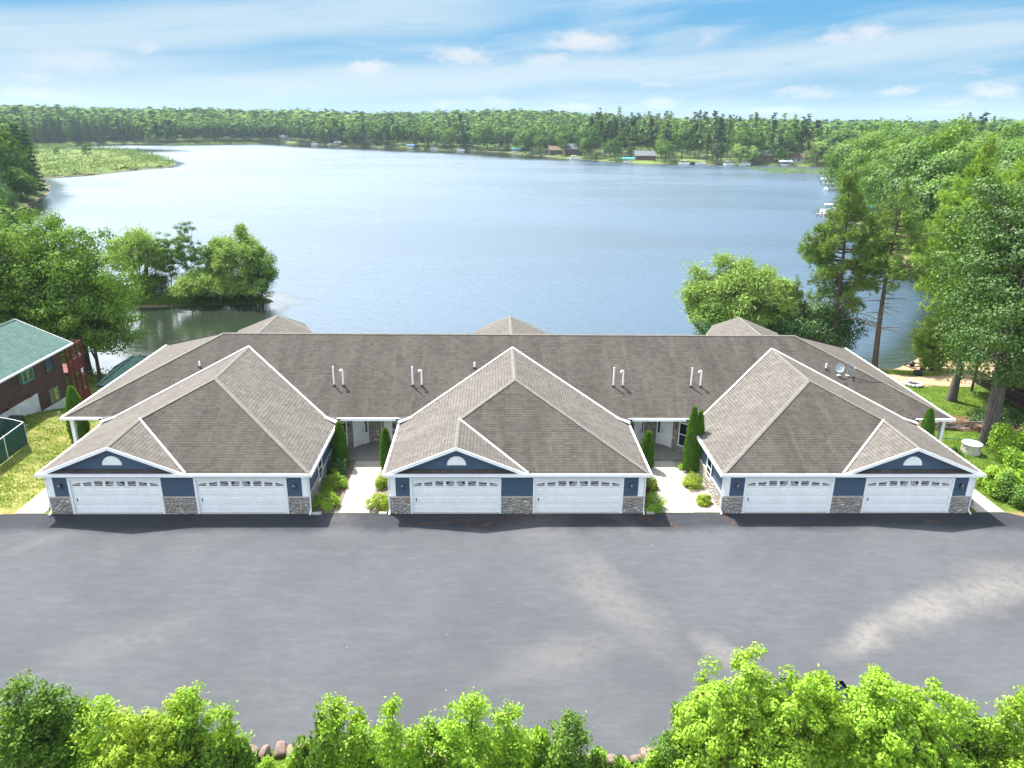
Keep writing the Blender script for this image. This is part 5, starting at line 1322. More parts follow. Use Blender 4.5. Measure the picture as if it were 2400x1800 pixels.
# left group beside the brown house
bl(101, gp(-46.5, 32), 95, 497, 6.6, 42000, .30, 'largest round maple, top left behind the brown house roof', 'leaf_fresh', 230, 'maple_tree', trunk=.40, b0=.16, lump=.34, forks=9, rc=.92)
bl(102, gp(-40.2, 31.5), 212, 535, 4.9, 30000, .28, 'tall bright maple with a thick trunk behind the red deck', 'leaf_fresh', 190, 'maple_tree', trunk=.36, b0=.20, lump=.34, forks=8, rc=.80)
bl(103, gp(-38.2, 29.7), 268, 690, 3.3, 15000, .25, 'smaller dark-stemmed maple at the water, right of the red deck', 'leaf_fresh', 110, 'maple_tree', trunk=.20, b0=.26, lump=.3, rc=.75)
bl(104, gp(-51, 25), 0, 545, 5.2, 22000, .30, 'green maple cut by the left edge, above the green roof', 'leaf_mid', 150, 'maple_tree', trunk=.35, b0=.2, rc=1.1)
bl(105, gp(-50, 42), 20, 575, 5.0, 16000, .30, 'dark maple behind the largest maple at the left edge', 'leaf_mid', 120, 'maple_tree', trunk=.3, b0=.12, rc=1.1)
bl(106, gp(-43, 36.3), 290, 620, 3.0, 12000, .26, 'maple leaning over the cove behind the left maples', 'leaf_mid', 90, 'maple_tree', trunk=.2, b0=.2, rc=.8)
# spit in the cove
def wl(seed, base, tx, ty, R, n, label, mat='leaf_willow', trunk=.22):
    base = Vector(base); H = topz(tx, ty, base.y).z-base.z
    return tree(willow(seed, H, R, n, trunk=trunk), base, label, mat, 'bark', 'willow_tree')
wl(111, gp(-36.2, 64.6), 545, 545, 3.1, 9000, 'round pale willow rising highest near the right tip of the spit')
wl(112, gp(-40.2, 63.2), 462, 640, 3.3, 9500, 'low spreading pale willow in the middle of the spit')
wl(113, gp(-35.0, 63.3), 570, 650, 2.6, 6500, 'low drooping pale willow leaning over the right end of the spit')
wl(114, gp(-49.5, 65), 318, 545, 3.2, 9000, 'thin pale willow at the left end of the spit')
bl(115, gp(-33.2, 64.3), 640, 572, 2.7, 10000, .24, 'dark green tree at the right tip of the spit', 'leaf_mid', 90, b0=.06, lump=.35, rc=.62, trunk=.14)
for i, (x, px, py, R, lb) in enumerate(((-45.6, 352, 548, 1.7, 'slender sparse tree left of the tallest thin tree on the spit'), (-43.0, 408, 525, 1.8, 'tallest thin open tree in the middle of the spit'), (-39.8, 470, 560, 1.8, 'thin open tree on the spit just left of the round willow'))):
    bl(120+i, gp(x, 64.8), px, py, R, 4600, .24, lb, 'leaf_mid', 60, 'slender_tree', b0=.22, trunk=.09, rc=.38, lump=.3, forks=4)
bl(124, gp(-47.8, 64.5), 300, 640, 2.0, 5000, .24, 'bushy green tree at the left foot of the spit', 'leaf_mid', 60, b0=.05, rc=.6)
rng = np.random.default_rng(31); f = Foli(); n = 26000; g = np.column_stack([rng.uniform(-60, -32, n), rng.uniform(60.9, 67.5, n)]); sdv = lake_sd(g); g = g[sdv > .15]
g = np.column_stack([g, height(g)]); g[:, 2] += rng.uniform(0, 1, len(g))**1.5*(.6+.9*np.abs(np.sin(g[:, 0]*1.3)*np.sin(g[:, 0]*.47+1)))
f.add(leaf_quads(rng, g, rng.normal(size=(len(g), 3))*.6+np.array([0, -.2, .8]), .20, .11)); tag(link('undergrowth', f.mesh('undergrowth', ['leaf_mid'])), 'dense low brush covering the spit', kind='stuff')
n = 26000; g = np.column_stack([rng.uniform(-62, -24, n), rng.uniform(21, 46, n)]); sdv = lake_sd(g); g = g[(sdv > .1) & (sdv < 3.2) & ((g[:, 0] < -33) | (g[:, 1] > 30))]
g = np.column_stack([g, height(g)+rng.uniform(0, .8, len(g))]); f = Foli(); f.add(leaf_quads(rng, g, rng.normal(size=(len(g), 3))*.6+np.array([0, -.2, .8]), .18, .10)); tag(link('undergrowth', f.mesh('undergrowth', ['leaf_bright'])), 'bright weeds along the bank below the left maples', kind='stuff')

# right group behind the building
wl(131, gp(23.9, 38.6), 1762, 618, 3.9, 20000, 'large pale willow behind the right rear roof', trunk=.32)
wl(132, gp(28.0, 38.8), 1838, 655, 2.5, 9000, 'smaller pale willow tucked behind the leaning pine', trunk=.22)
bl(133, gp(22.2, 37.2), 1705, 700, 2.2, 10000, .26, 'mid-green bushy tree at the left foot of the large willow', 'leaf_mid', 80, b0=.05, rc=.8)
bl(134, gp(33.2, 38.5), 1990, 705, 3.6, 17000, .27, 'dark glossy broadleaf tree between the two tall pines', 'leaf_deep', 120, b0=.06, rc=.9, lump=.28)
bl(135, gp(29.0, 37.2), 1880, 735, 2.8, 10000, .26, 'dark green tree low behind the right end of the roof', 'leaf_deep', 90, b0=.05, rc=.8)
p = plant('pine_tree', pine(141, topz(1868, 660, 38.4).z+2.4, 2.6, .10, 1500, .30, .05, 8, .16, dead=6), gp(30.2, 38.4), 'young brownish pine just left of the leaning pine trunk', 'tree', 'needle_pine', 'bark_pine')
b = gp(34.2, 37.0); t = topz(1994, 400, 37); tree(pine(142, t.z-b[2], 3.9, .36, 4200, .36, .065, 9, .27, .12, 14, lean=(t.x-b[0], 0)), b, 'tall full red pine, left one of the two beside the lake', 'needle_pine', 'bark_pine', 'pine_tree')
b = gp(37.6, 34.4); t = topz(2126, 425, 34.4); tree(pine(143, t.z-b[2], 4.0, .50, 2100, .34, .06, 8, .30, .10, 34, lean=(t.x-b[0], 0), thin=.75), b, 'tall red pine with many bare dead branches, right of the other', 'needle_pine', 'bark_pine', 'pine_tree')
def wp(seed, base, tx, ty, R, n, label, mat='needle_light', bare=.25):
    base = Vector(base); H = topz(tx, ty, base.y).z-base.z
    return tree(pine(seed, H, R, bare, n, .36, .06, 9, .28, .42, 3), base, label, mat, 'bark', 'white_pine')
wp(144, gp(54.5, 41.5), 2300, 262, 5.6, 8500, 'lime-green feathery white pine rising highest at the right edge')
wp(145, gp(49.5, 42.5), 2190, 330, 4.4, 6000, 'lime-green white pine just left of the highest white pine')
wp(146, gp(48.0, 38.4), 2205, 560, 3.4, 3200, 'white pine with drooping plumes left of the big maple crown', bare=.15)
wp(147, gp(42.2, 32.2), 2160, 730, 2.2, 1300, 'small white pine at the beach under the big maple', 'needle_light', .1)
# the big maple, two stems
b = Vector(gp(33.8, 10.4)); H = topz(2400, 318, 10.4).z-b.z
tree(fork(broadleaf(151, H, 5.5, .235, 66000, 300, .42, .20, lump=.30, forks=10, lean=(2.6, .8), rc=.95, top=.95), H, .34, -.75, .5), b, 'huge dark-green maple with a thick grey trunk on the right lawn', 'leaf_maple', 'bark_grey', 'maple_tree')
b2 = gp(36.2, 19.2); H = topz(2290, 420, 19.2).z-b2[2]
tree(broadleaf(152, H, 4.8, .25, 42000, 220, .34, .16, lump=.28, forks=8, lean=(2.4, 0), rc=.9, top=.9), b2, 'maple behind the huge maple, its trunk at the beach edge of the lawn', 'leaf_maple', 'bark_grey', 'maple_tree')
tree(broadleaf(153, 15.5, 4.5, .28, 22000, 150, .3, .12, lump=.24, rc=1.0), gp(47, 27), 'dark broadleaf tree behind the brown cabin at the right edge', 'leaf_mid', 'bark', 'broadleaf_tree')
tree(broadleaf(154, 14, 5, .28, 18000, 150, .3, .12, lump=.24, rc=1.0), gp(52, 34), 'broadleaf tree filling the right edge behind the huge maple', 'leaf_maple', 'bark', 'broadleaf_tree')
def bush(px, py, R, H, seed, label, mat='leaf_mid', n=9000, base=None, leaf=.15):
    b = Vector(base) if base else hit(px, py); return plant('large_bush', dome(seed, R, H, n, leaf, .25), b, label, 'bush', mat, parts=('foliage', 'stem'))
bush(2385, 1085, 1.7, 2.9, 161, 'upper bright green bush cut by the right edge', 'leaf_bright', 12000)
bush(2350, 1155, 1.25, 1.7, 162, 'lower bright green bush beside the right path', 'leaf_bright', 9000)
bush(2400, 1180, 1.4, 2.1, 163, 'green bush in the corner where lawn and asphalt meet at right', 'leaf_mid', 9000)
ro = plant('rose_bush', dome(164, .45, .8, 900, .09), hit(2322, 1140), 'small bush with red roses beside the lower right bush', 'bush', 'leaf_mid', parts=('foliage', 'stem'))
rng = np.random.default_rng(4); u = rand_unit(rng, 26); u[:, 2] = abs(u[:, 2]); f = Foli(); f.add(leaf_quads(rng, u*np.array([.42, .42, .7])+np.array([0, 0, .1]), u, .13, .12)); mk_leaf('rose_red', (.45, .02, .02), (.6, .05, .04), None, .2); link('flower', f.mesh('flower', ['rose_red']), ro)

# foreground trees below the camera, beyond the boulders
FG = [(35, 1588, -19.4, 1.15, 26000, 'leaf_fresh', 'dense dark green tree in the bottom left corner', 110, .32), (118, 1592, -19.2, .75, 12000, 'leaf_mid', 'narrow green tree just right of the dark corner tree', 60, .24),
      (232, 1614, -19.5, .85, 11000, 'leaf_bright', 'bright green sapling left of the yellow-green tree', 60, .26), (318, 1628, -19.8, 1.15, 18000, 'leaf_yellow', 'wide yellow-green tree at the lower left', 90, .30),
      (420, 1604, -19.4, .80, 12000, 'leaf_bright', 'taller green sapling right of the yellow-green tree', 60, .25), (512, 1648, -19.4, .60, 6500, 'leaf_bright', 'slender sapling at the left end of the boulder gap', 40, .22),
      (776, 1636, -19.3, .78, 9500, 'leaf_bright', 'pointed green sapling just right of the boulder gap', 55, .23), (916, 1620, -19.5, .70, 9000, 'leaf_bright', 'tallest pointed sapling left of the bottom centre', 55, .22),
      (1004, 1668, -19.3, .55, 5000, 'leaf_bright', 'thin short sapling at the bottom centre', 40, .2), (1112, 1606, -19.8, .95, 14000, 'leaf_bright', 'broad fresh green tree at the bottom centre', 75, .26), (1192, 1655, -19.5, .85, 10000, 'leaf_bright', 'lower green tree leaning on the broad centre tree', 60, .24),
      (1336, 1664, -19.3, .72, 8500, 'leaf_fresh', 'single grey-green sapling right of the bottom centre', 55, .22), (1600, 1660, -19.2, .78, 9000, 'leaf_mid', 'pale sapling at the left foot of the big lower right tree', 55, .22),
      (1700, 1545, -20.2, 1.1, 24000, 'leaf_bright', 'left crown of the big yellow-green trees at the lower right', 100, .30), (1835, 1528, -20.4, 1.35, 30000, 'leaf_bright', 'middle crown of the big yellow-green trees, hiding a parked car', 120, .32), (1950, 1572, -20.0, 1.0, 18000, 'leaf_bright', 'lower crown just right of the hidden parked car', 80, .28),
      (2110, 1552, -20.2, 1.3, 28000, 'leaf_bright', 'domed bright tree at the lower right, right of the car', 120, .30), (2190, 1600, -19.8, 1.2, 20000, 'leaf_bright', 'right shoulder tree beside the domed bright tree', 90, .28), (2265, 1665, -19.3, .9, 12000, 'leaf_mid', 'low green tree between the domed tree and the right corner', 60, .26),
      (2392, 1622, -19.6, .95, 15000, 'leaf_bright', 'blue-green tree in the bottom right corner', 70, .28)]
for i, (px, py, y, R, n, mat, lb, ncl, rc) in enumerate(FG):
    t = topz(px, py, y); H = t.z+.20; xb = t.x
    if R > 1.05 and px != 35: CT = broadleaf(200+i, H*(.95 if px == 1835 else .96 if px == 1950 else .93 if px > 1000 else .90), R*1.22, .125, int(n*.95), int(ncl*1.5), .05+.03*R, .08, lump=.24, forks=8, rc=rc*.72, flat=.75, top=.96)
    else: CT = sapling(200+i, H*.95-.05, R*1.38, int(n*.85), .105, .05+.025*R, int(16+18*R), .06, 2+int(R > .8)+int(R > 1.1))
    tree(CT, (xb, y, -.25), lb, mat, 'bark_grey', 'young_tree')
LOWF = [(600, 1796), (700, 1770), (730, 1720), (850, 1715), (960, 1728), (1055, 1715), (1240, 1732), (1290, 1760), (1420, 1792), (1480, 1797), (1545, 1775), (545, 1770), (180, 1700), (370, 1715), (460, 1735), (30, 1700), (1660, 1700), (1780, 1700), (2030, 1700), (2330, 1705), (500, 1765), (1380, 1785)]
src = [plant('low_bush', dome(300+k, .75, 1.5, 5200, .115, .3), (0, 0, -50), None, 'bush', m, parts=('foliage', 'stem')) for k, m in enumerate(('leaf_bright', 'leaf_bright', 'leaf_fresh'))]
for i, (px, py) in enumerate(LOWF):
    y = -19.0-(i % 3)*.25; t = topz(px, py, y); s = src[i % 3]
    o = s if i < 3 else copy_plant(s, (0, 0, 0)); H = t.z+.15
    o.location = (t.x, y, -.15); nf = min(FG, key=lambda q: abs(q[0]-px)); o.rotation_euler = (0, 0, i*1.3); o.scale = (1.0, .9, max(.25, H/1.35)); o['category'] = 'bush'; o['group'] = 'low bushes between the foreground saplings'; o['label'] = ' '.join(('low bush %s the %s' % ('left of' if px < nf[0]-12 else ('right of' if px > nf[0]+12 else 'under'), nf[6])).split()[:16])
rng = np.random.default_rng(55); n = 60000; g = np.column_stack([rng.uniform(-24, 22, n), rng.uniform(0, 1, n)]); g[:, 1] = -17.75-.034*(g[:, 0]+9.6)-g[:, 1]*5.0; g = np.column_stack([g, rng.uniform(0, .5, n)*(.4+.6*np.abs(np.sin(g[:, 0]*2.1)))])
f = Foli(); f.add(leaf_quads(rng, g, rng.normal(size=(n, 3))*.6+np.array([0, 0, .8]), .12, .06)); tag(link('undergrowth', f.mesh('undergrowth', ['leaf_bright'])), 'weedy ground cover behind the boulders', kind='stuff')

# boulders along the edge of the lot
rg = random.Random(21); protos = []
def boulder_mesh(seed):
    rr = random.Random(seed); me = bpy.data.meshes.new('boulder'); import bmesh
    bm = bmesh.new(); bmesh.ops.create_icosphere(bm, subdivisions=3, radius=1.0)
    planes = [(Vector([rr.gauss(0, 1) for _ in range(3)]).normalized(), rr.uniform(.55, .85)) for _ in range(9)]
    for v in bm.verts:
        for nrm, d in planes:
            k = v.co.dot(nrm)
            if k > d: v.co -= nrm*(k-d)*.9
        v.co += Vector([rr.uniform(-.015, .015) for _ in range(3)]); v.co.z *= .8
    bm.to_mesh(me); bm.free(); me.materials.append(MATS['rock']); return me
bms = [boulder_mesh(k) for k in range(6)]
x = -17.0; i = 0
while x < 17.5:
    s = rg.uniform(.22, .46)
    if not (-17 < x < -14.2 and i % 2):
        o = link('boulder', bms[i % 6]); o.location = (x, -16.98-.034*(x+9.6)+rg.uniform(-.16, .14), s*.38); o.scale = (s*rg.uniform(1, 1.3), s*rg.uniform(.8, 1.1), s*rg.uniform(.85, 1.15)); o.rotation_euler = (rg.uniform(-.3, .3), rg.uniform(-.3, .3), rg.uniform(0, 6))
        tag(o, 'pinkish boulder in the row along the bottom edge of the asphalt', 'boulder', 'boulders along the near edge of the parking lot')
    x += s*rg.uniform(1.3, 2.0); i += 1
b = MB(); p = at_z(1538, 1768, 0); b.lathe((p.x, p.y, 0.005), [(.30, 0), (.26, .03), (.1, .05)], 9, 'orange_litter'); o = tag(b.build('sand_heap'), 'small orange patch of soil spilled by the boulders', 'soil heap')

# parked car behind the foreground trees
p = at_z(1850, 1612, .9); car = empty('parked_car', (p.x+.75, -15.6, .004), 'dark blue car parked behind the big lower right trees', 'car')
def loft(mb, rings, mat):
    for a, b_ in zip(rings, rings[1:]):
        n = len(a)
        for j in range(n): mb.poly([a[j], a[(j+1) % n], b_[(j+1) % n], b_[j]], mat)
    mb.poly(rings[0][::-1], mat); mb.poly(rings[-1], mat)
def sect(x, w, z0, z1, r=.14):
    return [(x, -w+.06, z0), (x, w-.06, z0), (x, w, z0+.2), (x, w-.02, z1-r), (x, w-r*1.3, z1), (x, -w+r*1.3, z1), (x, -w+.02, z1-r), (x, -w, z0+.2)]
b = MB(); loft(b, [sect(-2.35, .72, .35, .72), sect(-2.2, .86, .25, .88), sect(-1.3, .91, .2, .95), sect(0, .92, .2, .96), sect(1.2, .91, .2, .96), sect(2.1, .86, .24, .80), sect(2.38, .70, .34, .62)], 'car_blue'); body = b.build('body', car, True)
b = MB(); loft(b, [sect(-1.95, .74, .93, .98, .03), sect(-1.35, .70, .93, 1.38, .12), sect(-.7, .68, .93, 1.46, .12), sect(.2, .68, .93, 1.45, .12), sect(.55, .68, .93, 1.36, .12), sect(1.3, .76, .93, .98, .03)], 'car_blue'); b.build('roof', car, True)
b = MB(); b.poly([(.60, -.60, 1.375), (.60, .60, 1.375), (1.26, .70, 1.02), (1.26, -.70, 1.02)][::-1], 'glass_blue'); b.build('windscreen', car)
b = MB(); b.poly([(-1.40, -.60, 1.395), (-1.40, .60, 1.395), (-1.90, .68, 1.02), (-1.90, -.68, 1.02)], 'glass_blue'); b.build('rear_window', car)
for s in (-1, 1):
    b = MB(); b.poly([(-1.4, s*.745, 1.0), (1.0, s*.775, 1.0), (.45, s*.70, 1.32), (-1.15, s*.70, 1.34)], 'glass'); b.build('side_window', car)
    for x in (-1.45, 1.45):
        b = MB(); b.tube([(x, s*.72, .33), (x, s*.93, .33)], .33, 16, 'rubber'); wv = b.build('wheel', car); b = MB(); b.tube([(x, s*.93, .33), (x, s*.945, .33)], .2, 12, 'white_metal'); b.build('rim', wv)
    b = MB(); b.box(2.25, 2.37, min(s*.45, s*.68), max(s*.45, s*.68), .56, .66, 'lamp_glass'); b.build('headlight', car)

# ------------------------------------------------------------------ far shore
def far_mesh(seed, kind, nl, leaf):
    rng = np.random.default_rng(seed); f = Foli()
    if kind == 'round':
        H = 15; R = 4.2*rng.uniform(.85, 1.15); ncl = 46; u = rand_unit(rng, ncl*2); u = u[u[:, 2] > -.6][:ncl]; ph = rng.uniform(0, 6, 3); az = np.arctan2(u[:, 1], u[:, 0])
        k = (1+.2*np.sin(2*az+ph[0])+.15*np.sin(4*az+ph[1]+3*u[:, 2]))*rng.uniform(.45, 1, len(u))**.4; cl = np.array([0, 0, H*.56])+u*np.array([R, R, H*.42])*k[:, None]
        idx = rng.integers(0, len(cl), nl); g = rng.normal(size=(nl, 3)); g /= np.maximum(1, np.linalg.norm(g, axis=1)/1.7)[:, None]; Pn = cl[idx]+g*np.array([.95, .95, .7])
        gn = g/(np.linalg.norm(g, axis=1)[:, None]+1e-6); f.add(leaf_quads(rng, Pn, u[idx]*.9+gn*.7+rng.normal(size=(nl, 3))*.25+np.array([0, 0, .12]), leaf, leaf*.7)); f.tube([(0, 0, -.5), (0, 0, H*.5)], [.25, .12], 5, 1)
    elif kind == 'spruce':
        H = 17; z = rng.uniform(0, 1, nl)**1.25; lay = np.floor(z*15)/15+rng.uniform(0, .03, nl); th = rng.uniform(0, 6.283, nl)
        r = (1-lay)**.8*3.0*rng.uniform(.15, 1, nl)**.5*(1+.2*np.sin(3*th+lay*40))+.1; Pn = np.column_stack([r*np.cos(th), r*np.sin(th), 1.2+lay*(H-1.4)-r*.15])
        f.add(leaf_quads(rng, Pn, np.column_stack([np.cos(th)*.6, np.sin(th)*.6, np.full(nl, .8)])+rng.normal(size=(nl, 3))*.35, leaf, leaf*.5)); f.tube([(0, 0, -.5), (0, 0, H)], [.2, .03], 5, 1)
    elif kind == 'pine':
        H = 19; nb = 26; zb = rng.uniform(.48, 1.0, nb); th = rng.uniform(0, 6.283, nb); Lb = 2.8*(1.06-zb)**.5*rng.uniform(.6, 1.25, nb)
        bi = rng.integers(0, nb, nl); t = rng.uniform(.15, 1, nl); Pn = np.column_stack([np.cos(th[bi])*Lb[bi]*t, np.sin(th[bi])*Lb[bi]*t, zb[bi]*H+t*.3])+rng.normal(size=(nl, 3))*np.array([.35, .35, .2])
        f.add(leaf_quads(rng, Pn, rng.normal(size=(nl, 3))*.5+np.array([0, 0, .9]), leaf, leaf*.45)); f.tube([(0, 0, -.5), (0, 0, H*.97)], [.22, .05], 5, 1)
    return f
FAR = {}; NEAR = [far_mesh(440+k, 'round', 5200, .42).mesh('broadleaf_tree', [('leaf_mid', 'leaf_fresh', 'leaf_mid', 'leaf_mid', 'leaf_maple')[k], 'bark']) for k in range(5)]
for kind, cnt, mats in (('round', 6, ('leaf_far', 'leaf_far_light')), ('spruce', 3, ('needle_dark', 'needle_dark')), ('pine', 3, ('needle_dark', 'needle_pine'))):
    FAR[kind] = [far_mesh(400+k*7+len(kind), kind, 1150, .85).mesh(kind+'_tree', [mats[k % 2], 'bark_pine' if kind == 'pine' else 'bark']) for k in range(cnt)]
def project(x, y, z):
    p = Vector((x, y, z))-Vector(CAMP['p']); d = p.dot(F0)
    return 1200+CAMP['f']*p.dot(CR)/d, 900-CAMP['f']*p.dot(CU)/d, d
rng = np.random.default_rng(2024)
# candidate spots on all land within view
cand = []
for (step, rmin, rmax, sdmin, sdmax) in ((8.0, 90, 1000, 2.0, 52), (10.5, 100, 1100, 52, 190), (15.0, 300, 1350, 190, 560), (24.0, 800, 2300, 560, 1900)):
    xs = np.arange(-1400, 1400, step); ys = np.arange(60, 2300, step); X, Y = np.meshgrid(xs, ys); Pn = np.stack([X.ravel(), Y.ravel()], 1)+rng.uniform(-.42, .42, (X.size, 2))*step
    a = np.degrees(np.arctan2(Pn[:, 0]+1.4, Pn[:, 1]+37.5)); r = np.hypot(Pn[:, 0]+1.4, Pn[:, 1]+37.5)
    k = (a > -36.5) & (a < 38.5) & (r > rmin) & (r < rmax); Pn = Pn[k]; sd = lake_sd(Pn); k = (sd > sdmin) & (sd < sdmax); cand.append(np.column_stack([Pn[k], sd[k]]))
cand = np.concatenate(cand)
# keep the open marsh and the near shore clear
def inpoly(P, poly):
    ins = np.zeros(len(P), bool); poly = np.array(poly, float)
    for i in range(len(poly)):
        a = poly[i]; b = poly[(i+1) % len(poly)]; cc = (a[1] > P[:, 1]) != (b[1] > P[:, 1])
        with np.errstate(divide='ignore', invalid='ignore'): ins ^= cc & (P[:, 0] < a[0]+(P[:, 1]-a[1])/(b[1]-a[1])*(b[0]-a[0]))
    return ins
MARSH = [(-480, 298), (-215, 300), (-178, 262), (-160, 290), (-155, 350), (-160, 400), (-230, 490), (-300, 530), (-480, 520)]
cand = cand[~inpoly(cand[:, :2], MARSH)]
cand = cand[~((cand[:, 0] < -20) & (cand[:, 1] < 140))]
cand = cand[~((cand[:, 0] > 0) & (cand[:, 1] < 56))]
cz = height(cand[:, :2]); vis = []
pxs = np.array([project(x, y, z) for (x, y, _), z in zip(cand, cz)])
# lawns and house sites on the far shore stay open (photo columns, first metres of shore)
HOUSES = [(1342, 24, 7, 'house_brown', 'roof_grey', 'brown house with a grey roof behind round trees on the far shore', 12), (1300, 16, 5, 'house_brown', 'house_brown', 'low brown cabin among trees on the far shore', 8), (1512, 14, 5, 'house_brown', 'roof_grey', 'low dark house with a blue-grey roof above a far lawn', 12),
          (1787, 26, 6, 'house_tan', 'roof_grey', 'pale house with a grey roof between willows on the far right shore', 13), (1868, 20, 4.5, 'found_white', 'house_brown', 'small pale building behind the moored boat on the far right shore', 8), (668, 24, 5, 'found_white', 'roof_grey', 'small white house in the trees on the far left shore', 9)]
open_ = np.zeros(len(cand), bool)
for lo, hi, dd in ((1484, 1532, 26), (1600, 1652, 30), (1690, 1722, 20), (1272, 1310, 14), (1325, 1362, 26), (1770, 1805, 24), (1850, 1885, 18), (655, 690, 22), (1010, 1024, 12), (1445, 1484, 7), (505, 545, 6)):
    open_ |= (pxs[:, 0] > lo) & (pxs[:, 0] < hi) & (cand[:, 2] < dd) & (cand[:, 1] > 330)
cand = cand[~open_]; cz = cz[~open_]; pxs = pxs[~open_]
def kind_of(px, sd, x, y, r):
    if y < 350 and x > 0: return 'pine' if (r < .12 and y > 230) else 'round'
    if px < 330: return 'spruce' if r < ((.75 if 60 < px < 330 else .40) if sd < 52 else .22) else ('pine' if r < .10 else 'round')
    if 1380 < px < 1720: return 'pine' if r < (.80 if 8 < sd < 60 else .30) else 'round'
    if 1720 <= px < 1960: return 'pine' if r < (.4 if 18 < sd < 60 else .12) else 'round'
    return 'spruce' if r < .07 else ('pine' if r < .10 else 'round')
def shore_zone(px, y, x, sdz=0):
    if y < 350 and x > 0: return ('right bank across the bay' if y < 125 else 'right shore behind the white boats' if y < 190 else 'right shore past the boats' if y < 270 else 'right shore by the far corner')+(' at the water' if sdz < 16 else ', inland')
    for lim, nm in ((120, 'far left shore at the picture edge'), (220, 'far left shore behind the marsh middle'), (330, 'far left shore behind the marsh tip'), (700, 'far shore right of the marsh tip'), (1000, 'far shore left of centre'), (1290, 'far shore right of centre'), (1480, 'far shore around the brown house'), (1730, 'far shore behind the sunny lawns')):
        if px < lim: return nm
    return 'far right corner of the lake'
KN = dict(round='round leafy tree', spruce='pointed spruce', pine='tall thin pine')
order = np.argsort(np.hypot(cand[:, 0], cand[:, 1])+cand[:, 2]*6); used = {'round': 0, 'spruce': 0, 'pine': 0}; rest = []
LIM = {'round': 290, 'spruce': 180, 'pine': 200}
for i in order:
    x, y, sd = cand[i]; px, py, dep = pxs[i]; k = kind_of(px, sd, x, y, rng.uniform())
    if px < -60 or px > 2460: continue
    if used[k] < LIM[k] and sd < 50:
        used[k] += 1; nr_ = (y < 350 and x > 0); me = NEAR[int(rng.integers(0, 5))] if (nr_ and k == 'round' and y < 290) else FAR[k][int(rng.integers(0, len(FAR[k])))]; o = link('broadleaf_tree' if me in NEAR else k+'_tree', me)
        s = rng.uniform(.72, 1.36)*(1.08 if k == 'round' else .98)
        o.location = (x, y, cz[i]-.3); o.rotation_euler = (0, 0, rng.uniform(0, 6.28)); o.scale = (s*rng.uniform(.9, 1.2), s*rng.uniform(.9, 1.2), s*rng.uniform(.88, 1.12))
        z_ = shore_zone(px, y, x, sd); g = KN[k]+'s on the '+z_
        q = 'pale' if me.materials[0].name in ('leaf_far_light', 'needle_pine') else 'dark'; tag(o, ' '.join((q+' '+KN[k]+' on the '+z_).split()[:16]), 'tree', q+' '+g)
    else: rest.append((i, k))
# distinctive single trees of the far shore
def special(px, py, kind, s, label, sx=1.0, mat=None):
    p = at_z(px, py, -2.6); o = link(kind+'_tree', FAR[kind][hash(label) % 1 + (len(label) % len(FAR[kind]))]); o.location = (p.x, p.y, gz(p.x, p.y)-.2); o.scale = (s*sx, s*sx, s)
    if mat: o.data = o.data.copy(); o.data.materials[0] = MATS[mat]
    tag(o, label, 'tree'); return o
special(1297, 358, 'round', .75, 'round light tree standing alone before the far brown cabin', 1.1, 'leaf_far_light'); special(1325, 362, 'round', .62, 'small round tree at the water before the far brown house', 1.2, 'leaf_far_light')
special(1392, 378, 'round', .62, 'small pointed light tree at the far point', .7, 'leaf_far_light'); special(1475, 372, 'round', .45, 'small bush-like tree beside the teal boat lift')
special(1550, 380, 'round', .95, 'broad full tree right of the first far lawn', 1.1); special(1682, 384, 'round', .8, 'dark round tree between the second lawn and the willows', 1.1, 'needle_dark')
special(1732, 386, 'round', .85, 'pale willow left of the white far house', 1.15, 'leaf_willow'); special(1762, 386, 'round', .8, 'pale willow just below the white far house', 1.0, 'leaf_willow')
special(1826, 384, 'round', .98, 'dark green round tree left of the moored cabin boat', 1.25, 'leaf_deep'); special(1912, 388, 'round', .92, 'big drooping willow at the right end of the far shore', 1.6, 'leaf_willow'); special(1940, 388, 'round', 1.05, 'dark tree right behind the big drooping far willow', 1.0, 'leaf_deep')
for (px, s, lb) in ((1665, 1.45, 'tallest lone pine breaking the skyline'), (1702, 1.3, 'second skyline pine right of the tallest'), (1725, 1.25, 'third skyline pine with a tilted top'), (1762, 1.42, 'broad skyline pine furthest right')):
    x_, y_ = at_z(px, 372, -2.6).x, at_z(px, 372, -2.6).y; d = Vector((x_+1.4, y_+37.5)).normalized(); x_ += d.x*75; y_ += d.y*75
    o = link('pine_tree', FAR['pine'][int(px) % 3]); o.location = (x_, y_, gz(x_, y_)); o.scale = (1.3, 1.3, s); tag(o, lb, 'tree')
